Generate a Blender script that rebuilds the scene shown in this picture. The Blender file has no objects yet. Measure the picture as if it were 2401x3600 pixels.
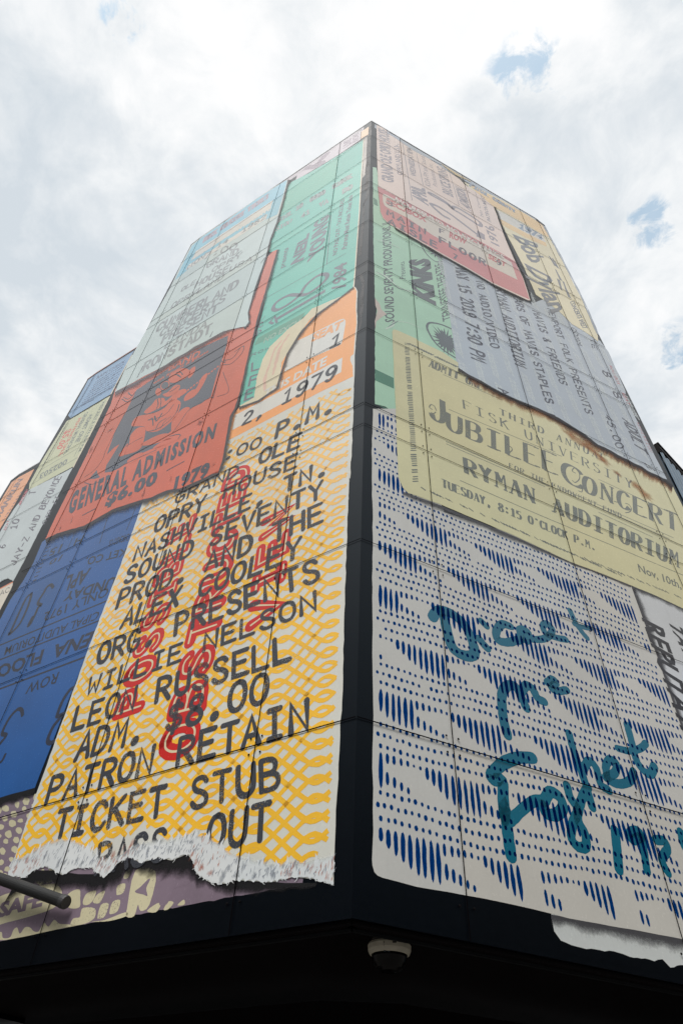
import bpy, bmesh, math, random
from mathutils import Vector, Matrix
from mathutils.geometry import tessellate_polygon
S = bpy.context.scene
COL = S.collection
random.seed(7)

# ------------------------------------------------------------------ camera
cam = bpy.data.cameras.new("camera")
cam.sensor_fit = 'VERTICAL'
cam.sensor_height = 24.0
cam.lens = 12.0 / math.tan(math.radians(75.122) / 2)
cam.clip_end = 2000
cam_o = bpy.data.objects.new("camera", cam)
COL.objects.link(cam_o)
pit, rol = math.radians(46.4914), math.radians(3.2465)
fw = Vector((0, math.cos(pit), math.sin(pit)))
rt = Vector((1, 0, 0))
up = rt.cross(fw)
r2 = rt * math.cos(rol) + up * math.sin(rol)
u2 = up * math.cos(rol) - rt * math.sin(rol)
M = Matrix((r2, u2, -fw)).transposed().to_4x4()
M.translation = Vector((0, 0, 1.6))
cam_o.matrix_world = M
S.camera = cam_o
S.cycles.transparent_max_bounces = 16

# ------------------------------------------------------------------ light
SUN_EL, SUN_AZ = math.radians(56), math.radians(200)      # azimuth measured from +Y towards +X
S.view_settings.view_transform = 'Standard'
S.view_settings.look = 'None'
S.view_settings.exposure = 0.25
S.view_settings.gamma = 1.0
sun = bpy.data.lights.new("sun", 'SUN')
sun.energy = 2.0
sun.angle = math.radians(18)
sun.color = (1.0, .96, .9)
sun_o = bpy.data.objects.new("sun", sun)
sd = Vector((math.sin(SUN_AZ) * math.cos(SUN_EL), math.cos(SUN_AZ) * math.cos(SUN_EL), math.sin(SUN_EL)))
sun_o.rotation_euler = sd.to_track_quat('Z', 'Y').to_euler()
COL.objects.link(sun_o)

W = bpy.data.worlds.new("World")
S.world = W
W.use_nodes = True
nt = W.node_tree
nt.nodes.clear()
def N(t, **kw):
    n = nt.nodes.new(t)
    for k, v in kw.items():
        setattr(n, k, v)
    return n
def lk(a, b): nt.links.new(a, b)
def math_(op, a, b=None, clamp=False):
    n = N('ShaderNodeMath', operation=op, use_clamp=clamp)
    for i, x in enumerate((a, b)):
        if x is None: continue
        if hasattr(x, 'links'): lk(x, n.inputs[i])
        else: n.inputs[i].default_value = x
    return n.outputs[0]
def ramp(x, stops):
    n = N('ShaderNodeValToRGB')
    e = n.color_ramp.elements
    while len(e) < len(stops): e.new(.5)
    for el, (p, c) in zip(e, stops):
        el.position = p
        el.color = (*c, 1) if hasattr(c, '__len__') else (c, c, c, 1)
    lk(x, n.inputs[0])
    return n.outputs[0]
def mix_(f, a, b, mode='MIX'):
    n = N('ShaderNodeMix', data_type='RGBA', blend_type=mode)
    if hasattr(f, 'links'): lk(f, n.inputs[0])
    else: n.inputs[0].default_value = f
    for i, x in ((6, a), (7, b)):
        if hasattr(x, 'links'): lk(x, n.inputs[i])
        else: n.inputs[i].default_value = (*x, 1)
    return n.outputs[2]
sky = N('ShaderNodeTexSky', sky_type='NISHITA')
sky.sun_disc = False
sky.sun_elevation = SUN_EL
sky.sun_rotation = SUN_AZ
tc = N('ShaderNodeTexCoord')
sep = N('ShaderNodeSeparateXYZ')
lk(tc.outputs['Generated'], sep.inputs[0])
z = math_('MAXIMUM', sep.outputs[2], .06)
cx_ = math_('DIVIDE', sep.outputs[0], z)
cy_ = math_('DIVIDE', sep.outputs[1], z)
comb = N('ShaderNodeCombineXYZ')
lk(cx_, comb.inputs[0]); lk(cy_, comb.inputs[1])
def cloudnoise(scale, detail, rough, off, dist=0):
    mp = N('ShaderNodeMapping')
    mp.inputs['Location'].default_value = off
    lk(comb.outputs[0], mp.inputs[0])
    n = N('ShaderNodeTexNoise')
    n.inputs['Scale'].default_value = scale
    n.inputs['Detail'].default_value = detail
    n.inputs['Roughness'].default_value = rough
    n.inputs['Distortion'].default_value = dist
    lk(mp.outputs[0], n.inputs['Vector'])
    return n.outputs['Fac']
n1 = cloudnoise(3.0, 9, .56, (3.1, 1.2, 0), .3)
n2 = cloudnoise(8.5, 9, .62, (7.7, 2.3, 0), .4)
nb = cloudnoise(20, 8, .65, (1.1, 4.3, 0), .4)
def blob(dirv, rad):
    """soft round patch of sky around one direction: 1 in its middle, 0 at the angle rad"""
    d = N('ShaderNodeVectorMath', operation='DISTANCE')
    lk(tc.outputs['Generated'], d.inputs[0])
    d.inputs[1].default_value = Vector(dirv).normalized()
    return math_('SUBTRACT', 1.0, math_('DIVIDE', d.outputs['Value'], rad), True)
base = math_('ADD', math_('MULTIPLY', n1, .62), math_('MULTIPLY', n2, .38))
CLOUD_BLOBS = []
for dirv, rad, amt in [((-0.342, 0.408, 0.8465), 0.34, -0.13), ((-0.4268, 0.3198, 0.8459), 0.25, -0.05), ((-0.3792, 0.1776, 0.9081), 0.28, -0.03), ((0.3376, 0.3591, 0.8701), 0.22, -0.05), ((0.1768, 0.2554, 0.9505), 0.12, -0.04), ((-0.1388, 0.2596, 0.9557), 0.22, 0.07), ((0.0776, 0.1923, 0.9783), 0.16, 0.05), ((-0.2466, 0.2718, 0.9302), 0.12, 0.05), ((0.3463, 0.1879, 0.9191), 0.12, 0.03)]:
    base = math_('ADD', base, math_('MULTIPLY', blob(dirv, rad), amt))
cloud = ramp(base, [(.34, (5.3, 5.8, 6.25)), (.42, (6.2, 6.55, 6.85)), (.485, (7.15, 7.35, 7.5)), (.545, (7.9, 7.95, 8.0)), (.66, (8.5, 8.5, 8.5))])
hole = None
for dirv, rad in [((0.1963, 0.1689, 0.9659), 0.06), ((-0.2877, 0.127, 0.9493), 0.03), ((0.3717, 0.3013, 0.8781), 0.04), ((0.43, 0.428, 0.7949), 0.045)]:
    b = blob(dirv, rad)
    hole = b if hole is None else math_('MAXIMUM', hole, b)
ragged = math_('MULTIPLY', math_('SUBTRACT', math_('ADD', math_('MULTIPLY', nb, .55), math_('MULTIPLY', n2, .45)), .5), 2.4)
holef = ramp(math_('ADD', math_('MULTIPLY', hole, .30), math_('ADD', ragged, .5)), [(.60, 0.0), (.80, 1.0)])
holef = math_('MULTIPLY', holef, math_('MULTIPLY', hole, 3.0, True))
# low sky made nearly black in place of unseen buildings, darkening the lower walls
horiz = ramp(sep.outputs[2], [(0.0, .02), (.30, .06), (.62, .92), (.75, 1.0)])
skyblue = mix_(1.0, sky.outputs[0], (2.1, 2.5, 2.05), 'MULTIPLY')
# extra cloud glow added out of view round the sun to brighten both facades
glow = math_('MULTIPLY', blob(sd, .62), 3.0)
lit = N('ShaderNodeMix', data_type='RGBA', blend_type='ADD')
lit.inputs[0].default_value = 1.0
lk(mix_(1.0, cloud, horiz, 'MULTIPLY'), lit.inputs[6])
gl = mix_(glow, (0, 0, 0), (8, 7.8, 7.4))
lk(gl, lit.inputs[7])
tot = mix_(math_('MULTIPLY', holef, .62), lit.outputs[2], skyblue)
bg = N('ShaderNodeBackground')
bg.inputs['Strength'].default_value = .105
lk(tot, bg.inputs[0])
wo = N('ShaderNodeOutputWorld')
lk(bg.outputs[0], wo.inputs[0])

# ------------------------------------------------------------------ materials
def lin(c):
    return tuple(((x / 255) / 12.92 if x / 255 <= .04045 else ((x / 255 + .055) / 1.055) ** 2.4) for x in c)
MATS = {}
def mat_base(name):
    m = bpy.data.materials.new(name)
    m.use_nodes = True
    t = m.node_tree
    t.nodes.clear()
    o = t.nodes.new('ShaderNodeOutputMaterial')
    p = t.nodes.new('ShaderNodeBsdfPrincipled')
    t.links.new(p.outputs[0], o.inputs[0])
    co = t.nodes.new('ShaderNodeTexCoord')
    return m, t, o, p, co
def noise_node(t, co, scale, detail=4, rough=.55, stretch=None):
    n = t.nodes.new('ShaderNodeTexNoise')
    n.inputs['Scale'].default_value = scale
    n.inputs['Detail'].default_value = detail
    n.inputs['Roughness'].default_value = rough
    if stretch:
        mp = t.nodes.new('ShaderNodeMapping')
        mp.inputs['Scale'].default_value = stretch
        t.links.new(co.outputs['Object'], mp.inputs[0])
        t.links.new(mp.outputs[0], n.inputs['Vector'])
    else:
        t.links.new(co.outputs['Object'], n.inputs['Vector'])
    return n.outputs['Fac']
def tramp(t, x, a, b, va=0., vb=1.):
    n = t.nodes.new('ShaderNodeMapRange')
    n.inputs[1].default_value, n.inputs[2].default_value = a, b
    n.inputs[3].default_value, n.inputs[4].default_value = va, vb
    t.links.new(x, n.inputs[0])
    return n.outputs[0]
def tmix(t, f, a, b, mode='MIX'):
    n = t.nodes.new('ShaderNodeMix')
    n.data_type = 'RGBA'; n.blend_type = mode
    if hasattr(f, 'links'): t.links.new(f, n.inputs[0])
    else: n.inputs[0].default_value = f
    for i, x in ((6, a), (7, b)):
        if hasattr(x, 'links'): t.links.new(x, n.inputs[i])
        else: n.inputs[i].default_value = (*x, 1)
    return n.outputs[2]
def paint(name, rgb, mott=.10, rough=.24, worn=0., fade=False, grime=.2, spec=.5, tint=None):
    """house paint on metal cladding: a little mottling, brush grain, faint dirt runs; optionally worn through in specks"""
    if name in MATS: return MATS[name]
    m, t, o, p, co = mat_base(name)
    c = lin(rgb)
    big = noise_node(t, co, 1.3, 5, .6)
    fine = noise_node(t, co, 38, 3, .6)
    run = noise_node(t, co, 1.0, 5, .6, (7, 7, .55))
    c1 = tmix(t, tramp(t, big, .3, .7), tuple(x * (1 - mott) for x in c), tuple(min(1, x * (1 + mott * .6)) for x in c))
    c2 = tmix(t, tramp(t, fine, .35, .7, 0, .22), c1, tuple(min(1, x * 1.14 + .0008) for x in c))
    c3 = tmix(t, tramp(t, run, .55, .8, 0, grime), c2, tuple(x * .6 + min(.02, x * .3) for x in c))
    t.links.new(c3, p.inputs['Base Color'])
    p.inputs['Specular IOR Level'].default_value = spec
    t.links.new(tramp(t, fine, .3, .7, rough - .02, rough + .04), p.inputs['Roughness'])
    bp = t.nodes.new('ShaderNodeBump')
    bp.inputs['Strength'].default_value = .03
    bp.inputs['Distance'].default_value = .004
    t.links.new(noise_node(t, co, 90, 3, .6), bp.inputs['Height'])
    t.links.new(bp.outputs[0], p.inputs['Normal'])
    if tint: p.inputs['Specular Tint'].default_value = (*tint, 1)
    alpha = None
    if worn:
        patch = tramp(t, noise_node(t, co, 2.2, 3, .5), .35, .75, -.08, .10)
        speck = noise_node(t, co, 75, 4, .75)
        ad = t.nodes.new('ShaderNodeMath'); ad.operation = 'ADD'
        t.links.new(patch, ad.inputs[0]); t.links.new(speck, ad.inputs[1])
        alpha = tramp(t, ad.outputs[0], .66 - .22 * worn, .70 - .16 * worn, 1., .08)
    if fade:
        a = t.nodes.new('ShaderNodeAttribute')
        a.attribute_name = 'fade'
        grain = tramp(t, noise_node(t, co, 45, 4, .7), .3, .7, -.13, .13)
        ad = t.nodes.new('ShaderNodeMath'); ad.operation = 'ADD'
        t.links.new(a.outputs['Fac'], ad.inputs[0]); t.links.new(grain, ad.inputs[1])
        alpha = tramp(t, ad.outputs[0], .12, .95, 0., .95)
    if alpha is not None:
        t.links.new(alpha, p.inputs['Alpha'])
    MATS[name] = m
    return m
def glaze(name, rgb):
    """translucent ink: multiplies what is painted underneath"""
    if name in MATS: return MATS[name]
    m = bpy.data.materials.new(name); m.use_nodes = True
    t = m.node_tree; t.nodes.clear()
    o = t.nodes.new('ShaderNodeOutputMaterial')
    tr = t.nodes.new('ShaderNodeBsdfTransparent'); tr.inputs[0].default_value = (*rgb, 1)
    t.links.new(tr.outputs[0], o.inputs[0])
    MATS[name] = m
    return m
def plain(name, rgb, rough=.5, metal=0., spec=.5, bump=0., lin_in=False):
    if name in MATS: return MATS[name]
    m, t, o, p, co = mat_base(name)
    c = rgb if lin_in else lin(rgb)
    f = noise_node(t, co, 6, 5, .6)
    t.links.new(tmix(t, tramp(t, f, .3, .7), tuple(x * .8 for x in c), tuple(min(1, x * 1.15) for x in c)), p.inputs['Base Color'])
    p.inputs['Roughness'].default_value = rough
    p.inputs['Metallic'].default_value = metal
    p.inputs['Specular IOR Level'].default_value = spec
    if bump:
        bp = t.nodes.new('ShaderNodeBump'); bp.inputs['Strength'].default_value = bump; bp.inputs['Distance'].default_value = .01
        t.links.new(noise_node(t, co, 60, 4, .65), bp.inputs['Height']); t.links.new(bp.outputs[0], p.inputs['Normal'])
    MATS[name] = m
    return m

# ------------------------------------------------------------------ walls
# The photograph was surveyed once: every facade is a vertical plane whose metres (u along the wall from the corner, v above
# the pavement) follow from the photo by that plane's homography.  Everything painted on a wall is stored in its u, v metres.
class Wall:
    def __init__(s, O, d, nout, Hm):
        s.O, s.d, s.n, s.H = Vector((*O, 0)), Vector((*d, 0)), Vector((*nout, 0)), Hm
    def uv(s, p):
        a, b, w = (r[0] * p[0] + r[1] * p[1] + r[2] for r in s.H)
        return Vector((a / w, b / w))
    def at(s, q, h=0.):
        return s.O + s.d * q[0] + s.n * h + Vector((0, 0, q[1]))
DL, DR = (-0.8246909266720172, 0.5655836591211326), (0.9097505076602193, 0.41515540922884925)
NL, NR = (-0.5655836591, -0.8246909267), (0.4151554092, -0.9097505077)
C0 = (0.21852740477006305, 4.995222294689643)
WL = Wall(C0, DL, NL, [[0.011332873559581623, 0.0002827448172815375, -14.912814493309648], [-0.0023016942226765946, 0.004332078697231091, -26.196139046005054], [-0.001204024819040017, -0.001427205536739709, 1.0]])
WR = Wall(C0, DR, NR, [[0.005775942715690854, 0.00014410448146188613, -7.600505007863226], [-0.0006350591046220998, -0.0023640344727814976, 16.469704410132234], [-0.0005223772897745213, 0.0007343892681087398, 1.0]])
W1 = Wall((0.7445202077527164, 5.76218485649462), DL, NL, [[0.013118793213152501, -0.0004826741539523023, -17.601660352521375], [-0.0023839420771270096, 0.005782079988781006, -32.28846498516469], [-0.001204024819040017, -0.001427205536739709, 1.0]])
W2 = Wall((1.2705130107353697, 6.529147418299596), DL, NL, [[0.014904712866723376, -0.0012480931251861401, -20.2905062117331], [-0.0024661899315774243, 0.00723208128033092, -38.38079092432431], [-0.001204024819040017, -0.001427205536739709, 1.0]])
ORG = Vector((*C0, 0))
LV = .0005                                    # one coat of paint
def Z(x0, y0, s):
    return lambda *pts: [(x0 + x * s, y0 + y * s) for x, y in pts]
ZA, ZB, ZC, ZD = Z(900, 400, .38265), Z(1250, 400, .4783), Z(500, 600, .5102), Z(0, 1150, .5102)
ZE, ZF, ZG, ZH = Z(1250, 750, .7341), Z(1250, 1150, .7341), Z(0, 1950, .5102), Z(700, 1000, .41454)
ZI, ZJ, ZK, ZL = Z(400, 1500, .5421), Z(0, 2400, .7972), Z(1150, 2900, .7978), Z(1250, 2000, .7341)
ZM, ZN, ZO, ZP = Z(1250, 2700, .7341), Z(2101, 1400, .2126), Z(0, 1200, .3189), Z(0, 1600, .23395)
ZQ, ZR, ZS, ZT = Z(0, 2850, .4464), Z(2000, 1950, .4042), Z(1200, 400, .4680), Z(300, 1200, .3189)
ZU, ZV, ZW, ZX = Z(600, 600, .28699), Z(1500, 550, .38265), Z(1300, 440, .2551), Z(0, 2000, .3404)

# ------------------------------------------------------------------ objects
def link(name, me, parent=None, label=None):
    o = bpy.data.objects.new(name, me)
    COL.objects.link(o)
    if parent is not None:
        o.parent = parent
    if label: o['label'] = label
    return o
class Geo:
    """collects faces in world metres, links them as ONE mesh"""
    def __init__(s): s.v, s.f, s.a = [], [], []
    def face(s, pts, a=None):
        i = len(s.v)
        s.v += [Vector(p) for p in pts]
        s.f.append(list(range(i, i + len(pts))))
        s.a += list(a) if a else [1.] * len(pts)
    def mesh(s, name, m, org):
        me = bpy.data.meshes.new(name)
        me.from_pydata([p - org for p in s.v], [], s.f)
        at = me.attributes.new('fade', 'FLOAT', 'POINT')
        at.data.foreach_set('value', s.a)
        me.materials.append(m)
        me.update()
        return me
    def build(s, name, m, parent, label=None, org=None):
        return link(name, s.mesh(name, m, ORG if org is None else org), parent, label)
    def poly(s, w, uvs, h):
        """flat painted patch on wall w (metres u, v) at paint level h"""
        tri = tessellate_polygon([[Vector((q[0], q[1], 0)) for q in uvs]])
        i = len(s.v)
        s.v += [w.at(q, h * LV) for q in uvs]
        s.a += [1.] * len(uvs)
        for t in tri:
            a, b, c = (uvs[k] for k in t)
            cr = (b[0] - a[0]) * (c[1] - a[1]) - (b[1] - a[1]) * (c[0] - a[0])
            if abs(cr) < 1e-9: continue
            t = list(t)
            if (cr > 0) != (w.d.cross(Vector((0, 0, 1))).dot(w.n) > 0): t.reverse()
            s.f.append([i + k for k in t])
    def ribbon(s, w, pts, hw, h, cap='round', jit=0.):
        """brush stroke of half width hw (number or list) along uv points"""
        P, HW = [], []
        for k, q in enumerate(pts):
            q = Vector((q[0], q[1]))
            if P and (q - P[-1]).length < 1e-4: continue
            P.append(q); HW.append(hw[k] if hasattr(hw, '__len__') else hw)
        if len(P) < 2: return
        n = len(P)
        L, R = [], []
        for k in range(n):
            t0 = (P[k] - P[k - 1]).normalized() if k else None
            t1 = (P[k + 1] - P[k]).normalized() if k < n - 1 else None
            if t0 is None: t, sc = t1, 1
            elif t1 is None: t, sc = t0, 1
            else:
                t = t0 + t1
                if t.length < 1e-3: t = t1.copy()
                t.normalize()
                sc = min(1.5, 1 / max(.3, t.dot(t1)))
            nn = Vector((-t.y, t.x)) * HW[k] * sc * (1 + random.uniform(-jit, jit))
            L.append(P[k] + nn); R.append(P[k] - nn)
        h += (s_ctr() % 7) * .1
        i = len(s.v)
        for q in L + R: s.v.append(w.at(q, h * LV))
        s.a += [1.] * (2 * n)
        flip = w.d.cross(Vector((0, 0, 1))).dot(w.n) > 0
        for k in range(n - 1):
            q = [i + k, i + n + k, i + n + k + 1, i + k + 1]
            s.f.append(q if flip else q[::-1])
        if cap == 'round':
            for e, inner in ((0, 1), (n - 1, n - 2)):
                d = (P[e] - P[inner]).normalized()
                a0 = L[e] - P[e]
                b = len(s.v)
                ring = []
                for k in range(7):
                    an = math.pi * k / 6
                    ring.append(P[e] + a0 * math.cos(an) + d * HW[e] * math.sin(an))
                for q in ring: s.v.append(w.at(q, h * LV))
                s.a += [1.] * 7
                s.f.append(list(range(b, b + 7)))
class Sheet:
    """lettering of one ticket: every written line, rule or mark becomes an object of its own"""
    def __init__(s, per_letter=False): s.items, s.per_letter = [], per_letter
    def new(s, name='lettering'):
        s.items.append((name, Geo())); return s.items[-1][1]
    def poly(s, *a): s.new('printed_mark').poly(*a)
    def ribbon(s, *a): s.new('ruled_line').ribbon(*a)
    def build(s, name, m, parent, label=None):
        for n, g in s.items:
            if g.f: g.build(n if name == 'lettering' else name, m, parent, label)
_c = [0]
def s_ctr():
    _c[0] += 1
    return _c[0]
def smooth(pts, n=6, closed=False):
    P = [Vector((p[0], p[1])) for p in pts]
    if len(P) < 3: return P
    out = []
    m = len(P)
    for i in range(m if closed else m - 1):
        if closed: a, b, c, d = P[i - 1], P[i], P[(i + 1) % m], P[(i + 2) % m]
        else:
            b, c = P[i], P[i + 1]
            a = P[i - 1] if i else b * 2 - c
            d = P[i + 2] if i + 2 < m else c * 2 - b
        for k in range(n):
            t = k / n
            out.append(.5 * ((2 * b) + (c - a) * t + (2 * a - 5 * b + 4 * c - d) * t * t + (3 * b - a - 3 * c + d) * t ** 3))
    if not closed: out.append(P[-1])
    return out
def rough(uvs, amp, step=.08, closed=True):
    """hand-torn edge: subdivide and jitter"""
    out = []
    m = len(uvs)
    for i in range(m if closed else m - 1):
        a, b = Vector(uvs[i][:2]), Vector(uvs[(i + 1) % m][:2])
        k = max(1, int((b - a).length / step))
        for j in range(k):
            q = a.lerp(b, j / k)
            out.append(q + Vector((random.uniform(-amp, amp), random.uniform(-amp, amp))) * (1 if j else .3))
    if not closed: out.append(Vector(uvs[-1][:2]))
    return out
def U(w, pts): return [w.uv(p) for p in pts]
def inside(q, poly):
    c = False
    j = len(poly) - 1
    for i in range(len(poly)):
        a, b = poly[i], poly[j]
        if (a[1] > q[1]) != (b[1] > q[1]) and q[0] < (b[0] - a[0]) * (q[1] - a[1]) / (b[1] - a[1]) + a[0]: c = not c
        j = i
    return c
def patch(name, w, pts, h, m, parent, label=None, torn=0., step=.1):
    uvs = U(w, pts)
    if torn: uvs = rough(uvs, torn, step)
    g = Geo(); g.poly(w, uvs, h)
    return g.build(name, m, parent, label)
def airbrush(w, edge, outer, h, m, parent, name='airbrushed_edge', dense=False):
    """soft sprayed band of the mural, mostly its painted drop shadows: dense along `edge`, thinning out towards `outer` (same point count)"""
    A, B = U(w, edge), U(w, outer)
    n = max(len(A), len(B))
    def res(P):
        out = []
        for k in range(n):
            x = k / (n - 1) * (len(P) - 1); i = min(len(P) - 2, int(x))
            out.append(P[i].lerp(P[i + 1], x - i))
        return out
    A, B = res(A), res(B)
    g = Geo()
    rows = []
    sub = 5
    for k in range((n - 1) * sub + 1):
        i = min(n - 2, k // sub); t = k / sub - i
        a = A[i].lerp(A[i + 1], t); b = B[i].lerp(B[i + 1], t)
        wob = 1 + random.uniform(-.22, .22)
        rows.append([a + (b - a) * f * (wob if f > 0 else 1) for f in (0, .25, .5, .75, 1)])
    al = (1, 1, .92, .5, 0) if dense else (1, .85, .5, .18, 0)
    for r0, r1 in zip(rows, rows[1:]):
        for k in range(4):
            q = [w.at(r0[k], h * LV), w.at(r0[k + 1], h * LV), w.at(r1[k + 1], h * LV), w.at(r1[k], h * LV)]
            g.face(q, (al[k], al[k + 1], al[k + 1], al[k]))
    return g.build(name, m, parent)

def smudge(w, spots, h, m, parent, name='smudge'):
    """soft rubbed marks: spots of (photo x, y, width m, height m, tilt, strength)"""
    for x, y, rx, ry, tilt, a in spots:
        g = Geo()
        q = w.uv((x, y)); n = 16
        ct, st = math.cos(tilt), math.sin(tilt)
        ring = []
        for i in range(n):
            e = Vector((math.cos(i * math.tau / n) * rx, math.sin(i * math.tau / n) * ry)) * random.uniform(.6, 1.3)
            ring.append(q + Vector((e.x * ct - e.y * st, e.x * st + e.y * ct)))
        for i in range(n):
            r0, r1 = ring[i], ring[(i + 1) % n]
            m0, m1 = q.lerp(r0, .5), q.lerp(r1, .5)
            g.face([w.at(q, h * LV), w.at(m0, h * LV), w.at(m1, h * LV)], (a, a * .6, a * .6))
            g.face([w.at(m0, h * LV), w.at(r0, h * LV), w.at(r1, h * LV), w.at(m1, h * LV)], (a * .6, 0, 0, a * .6))
        h += .05
        g.build(name, m, parent)

# ------------------------------------------------------------------ lettering
# brush alphabet: single strokes in a box about .6 wide and 1 high; 'c' = curved stroke
_ = {}
def G(ch, *st): _[ch] = st
L_ = lambda *p: ('l', p)
K_ = lambda *p: ('c', p)
G('A', L_((0, 0), (.3, 1), (.6, 0)), L_((.11, .34), (.49, .34)))
G('B', L_((0, 0), (0, 1)), K_((0, 1), (.32, 1), (.5, .88), (.48, .64), (.3, .53), (0, .53)), K_((.28, .53), (.52, .46), (.6, .26), (.5, .06), (.3, 0), (0, 0)))
G('C', K_((.59, .8), (.48, .95), (.3, 1), (.12, .9), (.02, .65), (.02, .35), (.12, .1), (.3, 0), (.48, .05), (.6, .2)))
G('D', L_((0, 0), (0, 1)), K_((0, 1), (.28, .98), (.5, .84), (.6, .5), (.5, .16), (.28, .02), (0, 0)))
G('E', L_((.56, 1), (0, 1), (0, 0), (.58, 0)), L_((0, .53), (.46, .53)))
G('F', L_((.57, 1), (0, 1), (0, 0)), L_((0, .53), (.46, .53)))
G('G', K_((.57, .82), (.45, .96), (.3, 1), (.12, .9), (.02, .65), (.02, .35), (.12, .1), (.3, 0), (.5, .06), (.58, .2)), L_((.58, .2), (.58, .46), (.34, .46)))
G('H', L_((0, 0), (0, 1)), L_((.58, 0), (.58, 1)), L_((0, .52), (.58, .52)))
G('I', L_((.3, 0), (.3, 1)), L_((.1, 1), (.5, 1)), L_((.1, 0), (.5, 0)))
G('J', K_((.5, 1), (.5, .4), (.46, .12), (.28, 0), (.1, .08), (.03, .25)))
G('K', L_((0, 0), (0, 1)), L_((.56, 1), (.02, .46)), L_((.18, .6), (.6, 0)))
G('L', L_((0, 1), (0, 0), (.56, 0)))
G('M', L_((0, 0), (.05, 1), (.3, .42), (.55, 1), (.6, 0)))
G('N', L_((0, 0), (.02, 1), (.56, 0), (.58, 1)))
G('O', K_((.3, 1), (.12, .92), (.01, .66), (.01, .34), (.12, .08), (.3, 0), (.48, .08), (.59, .34), (.59, .66), (.48, .92), (.3, 1)))
G('P', L_((0, 0), (0, 1)), K_((0, 1), (.34, .99), (.54, .86), (.55, .62), (.36, .48), (0, .47)))
G('Q', K_((.3, 1), (.12, .92), (.01, .66), (.01, .34), (.12, .08), (.3, 0), (.48, .08), (.59, .34), (.59, .66), (.48, .92), (.3, 1)), L_((.36, .24), (.6, -.04)))
G('R', L_((0, 0), (0, 1)), K_((0, 1), (.34, .99), (.54, .86), (.55, .64), (.36, .5), (0, .49)), L_((.26, .49), (.59, 0)))
G('S', K_((.55, .84), (.44, .97), (.28, 1), (.1, .93), (.05, .74), (.16, .58), (.42, .46), (.56, .3), (.53, .1), (.34, 0), (.14, .03), (.01, .17)))
G('T', L_((.3, 0), (.3, 1)), L_((0, 1), (.6, 1)))
G('U', K_((.02, 1), (.02, .35), (.1, .1), (.3, 0), (.5, .1), (.58, .35), (.58, 1)))
G('V', L_((0, 1), (.3, 0), (.6, 1)))
G('W', L_((0, 1), (.1, 0), (.3, .6), (.5, 0), (.6, 1)))
G('X', L_((0, 0), (.58, 1)), L_((0, 1), (.58, 0)))
G('Y', L_((0, 1), (.3, .5), (.6, 1)), L_((.3, .5), (.3, 0)))
G('Z', L_((.02, 1), (.57, 1), (0, 0), (.6, 0)))
G('0', K_((.3, 1), (.12, .92), (.01, .66), (.01, .34), (.12, .08), (.3, 0), (.48, .08), (.59, .34), (.59, .66), (.48, .92), (.3, 1)))
G('1', L_((.1, .78), (.32, 1), (.32, 0)), L_((.1, 0), (.54, 0)))
G('2', K_((.03, .78), (.14, .95), (.32, 1), (.5, .9), (.53, .7), (.4, .48), (.12, .18), (.02, 0)), L_((.02, 0), (.58, 0)))
G('3', K_((.05, .86), (.2, .99), (.42, .97), (.53, .8), (.44, .6), (.24, .54)), K_((.24, .54), (.5, .46), (.58, .26), (.46, .05), (.24, 0), (.04, .13)))
G('4', L_((.44, 0), (.44, 1), (.02, .3), (.6, .3)))
G('5', L_((.53, 1), (.1, 1), (.06, .56)), K_((.06, .56), (.3, .62), (.52, .5), (.57, .26), (.44, .05), (.22, 0), (.02, .12)))
G('6', K_((.52, .9), (.36, 1), (.18, .88), (.04, .55), (.04, .24), (.16, .04), (.34, 0), (.52, .1), (.56, .32), (.44, .52), (.26, .54), (.06, .36)))
G('7', L_((.02, 1), (.57, 1), (.2, 0)))
G('8', K_((.3, .54), (.12, .64), (.07, .8), (.16, .95), (.3, 1), (.46, .95), (.53, .8), (.47, .64), (.3, .54)), K_((.3, .54), (.1, .42), (.02, .24), (.12, .06), (.3, 0), (.5, .06), (.59, .24), (.5, .42), (.3, .54)))
G('9', K_((.08, .1), (.24, 0), (.42, .12), (.55, .45), (.56, .76), (.44, .96), (.26, 1), (.08, .9), (.04, .68), (.16, .48), (.34, .46), (.54, .64)))
G('$', K_((.53, .8), (.42, .9), (.28, .92), (.1, .86), (.06, .7), (.18, .56), (.42, .46), (.55, .3), (.5, .13), (.34, .07), (.14, .1), (.01, .22)), L_((.3, -.08), (.3, 1.06)))
G('.', ('d', (.3, .12)))
G(',', ('d', (.32, .1)), K_((.36, .1), (.32, -.06), (.2, -.2)))
G(':', ('d', (.3, .2)), ('d', (.3, .72)))
G('-', L_((.08, .5), (.52, .5)))
G('/', L_((.04, -.05), (.56, 1.05)))
G('&', K_((.6, .05), (.3, .45), (.1, .75), (.25, 1), (.42, .85), (.3, .6), (.05, .35), (.05, .1), (.25, 0), (.45, .1), (.58, .4)))
G("'", L_((.3, 1), (.26, .78)))
FONT = _
def frame(w, a, b, c, d=None):
    a, b, c = w.uv(a), w.uv(b), w.uv(c)
    d = w.uv(d) if d else b + (c - a)
    hgt = abs((b - a).normalized().cross(c - a)) if hasattr(Vector((0, 0)), 'cross') else 0
    return (lambda x, y: (a + (c - a) * y) * (1 - x) + (b + (d - b) * y) * x), hgt, (b - a).length
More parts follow.
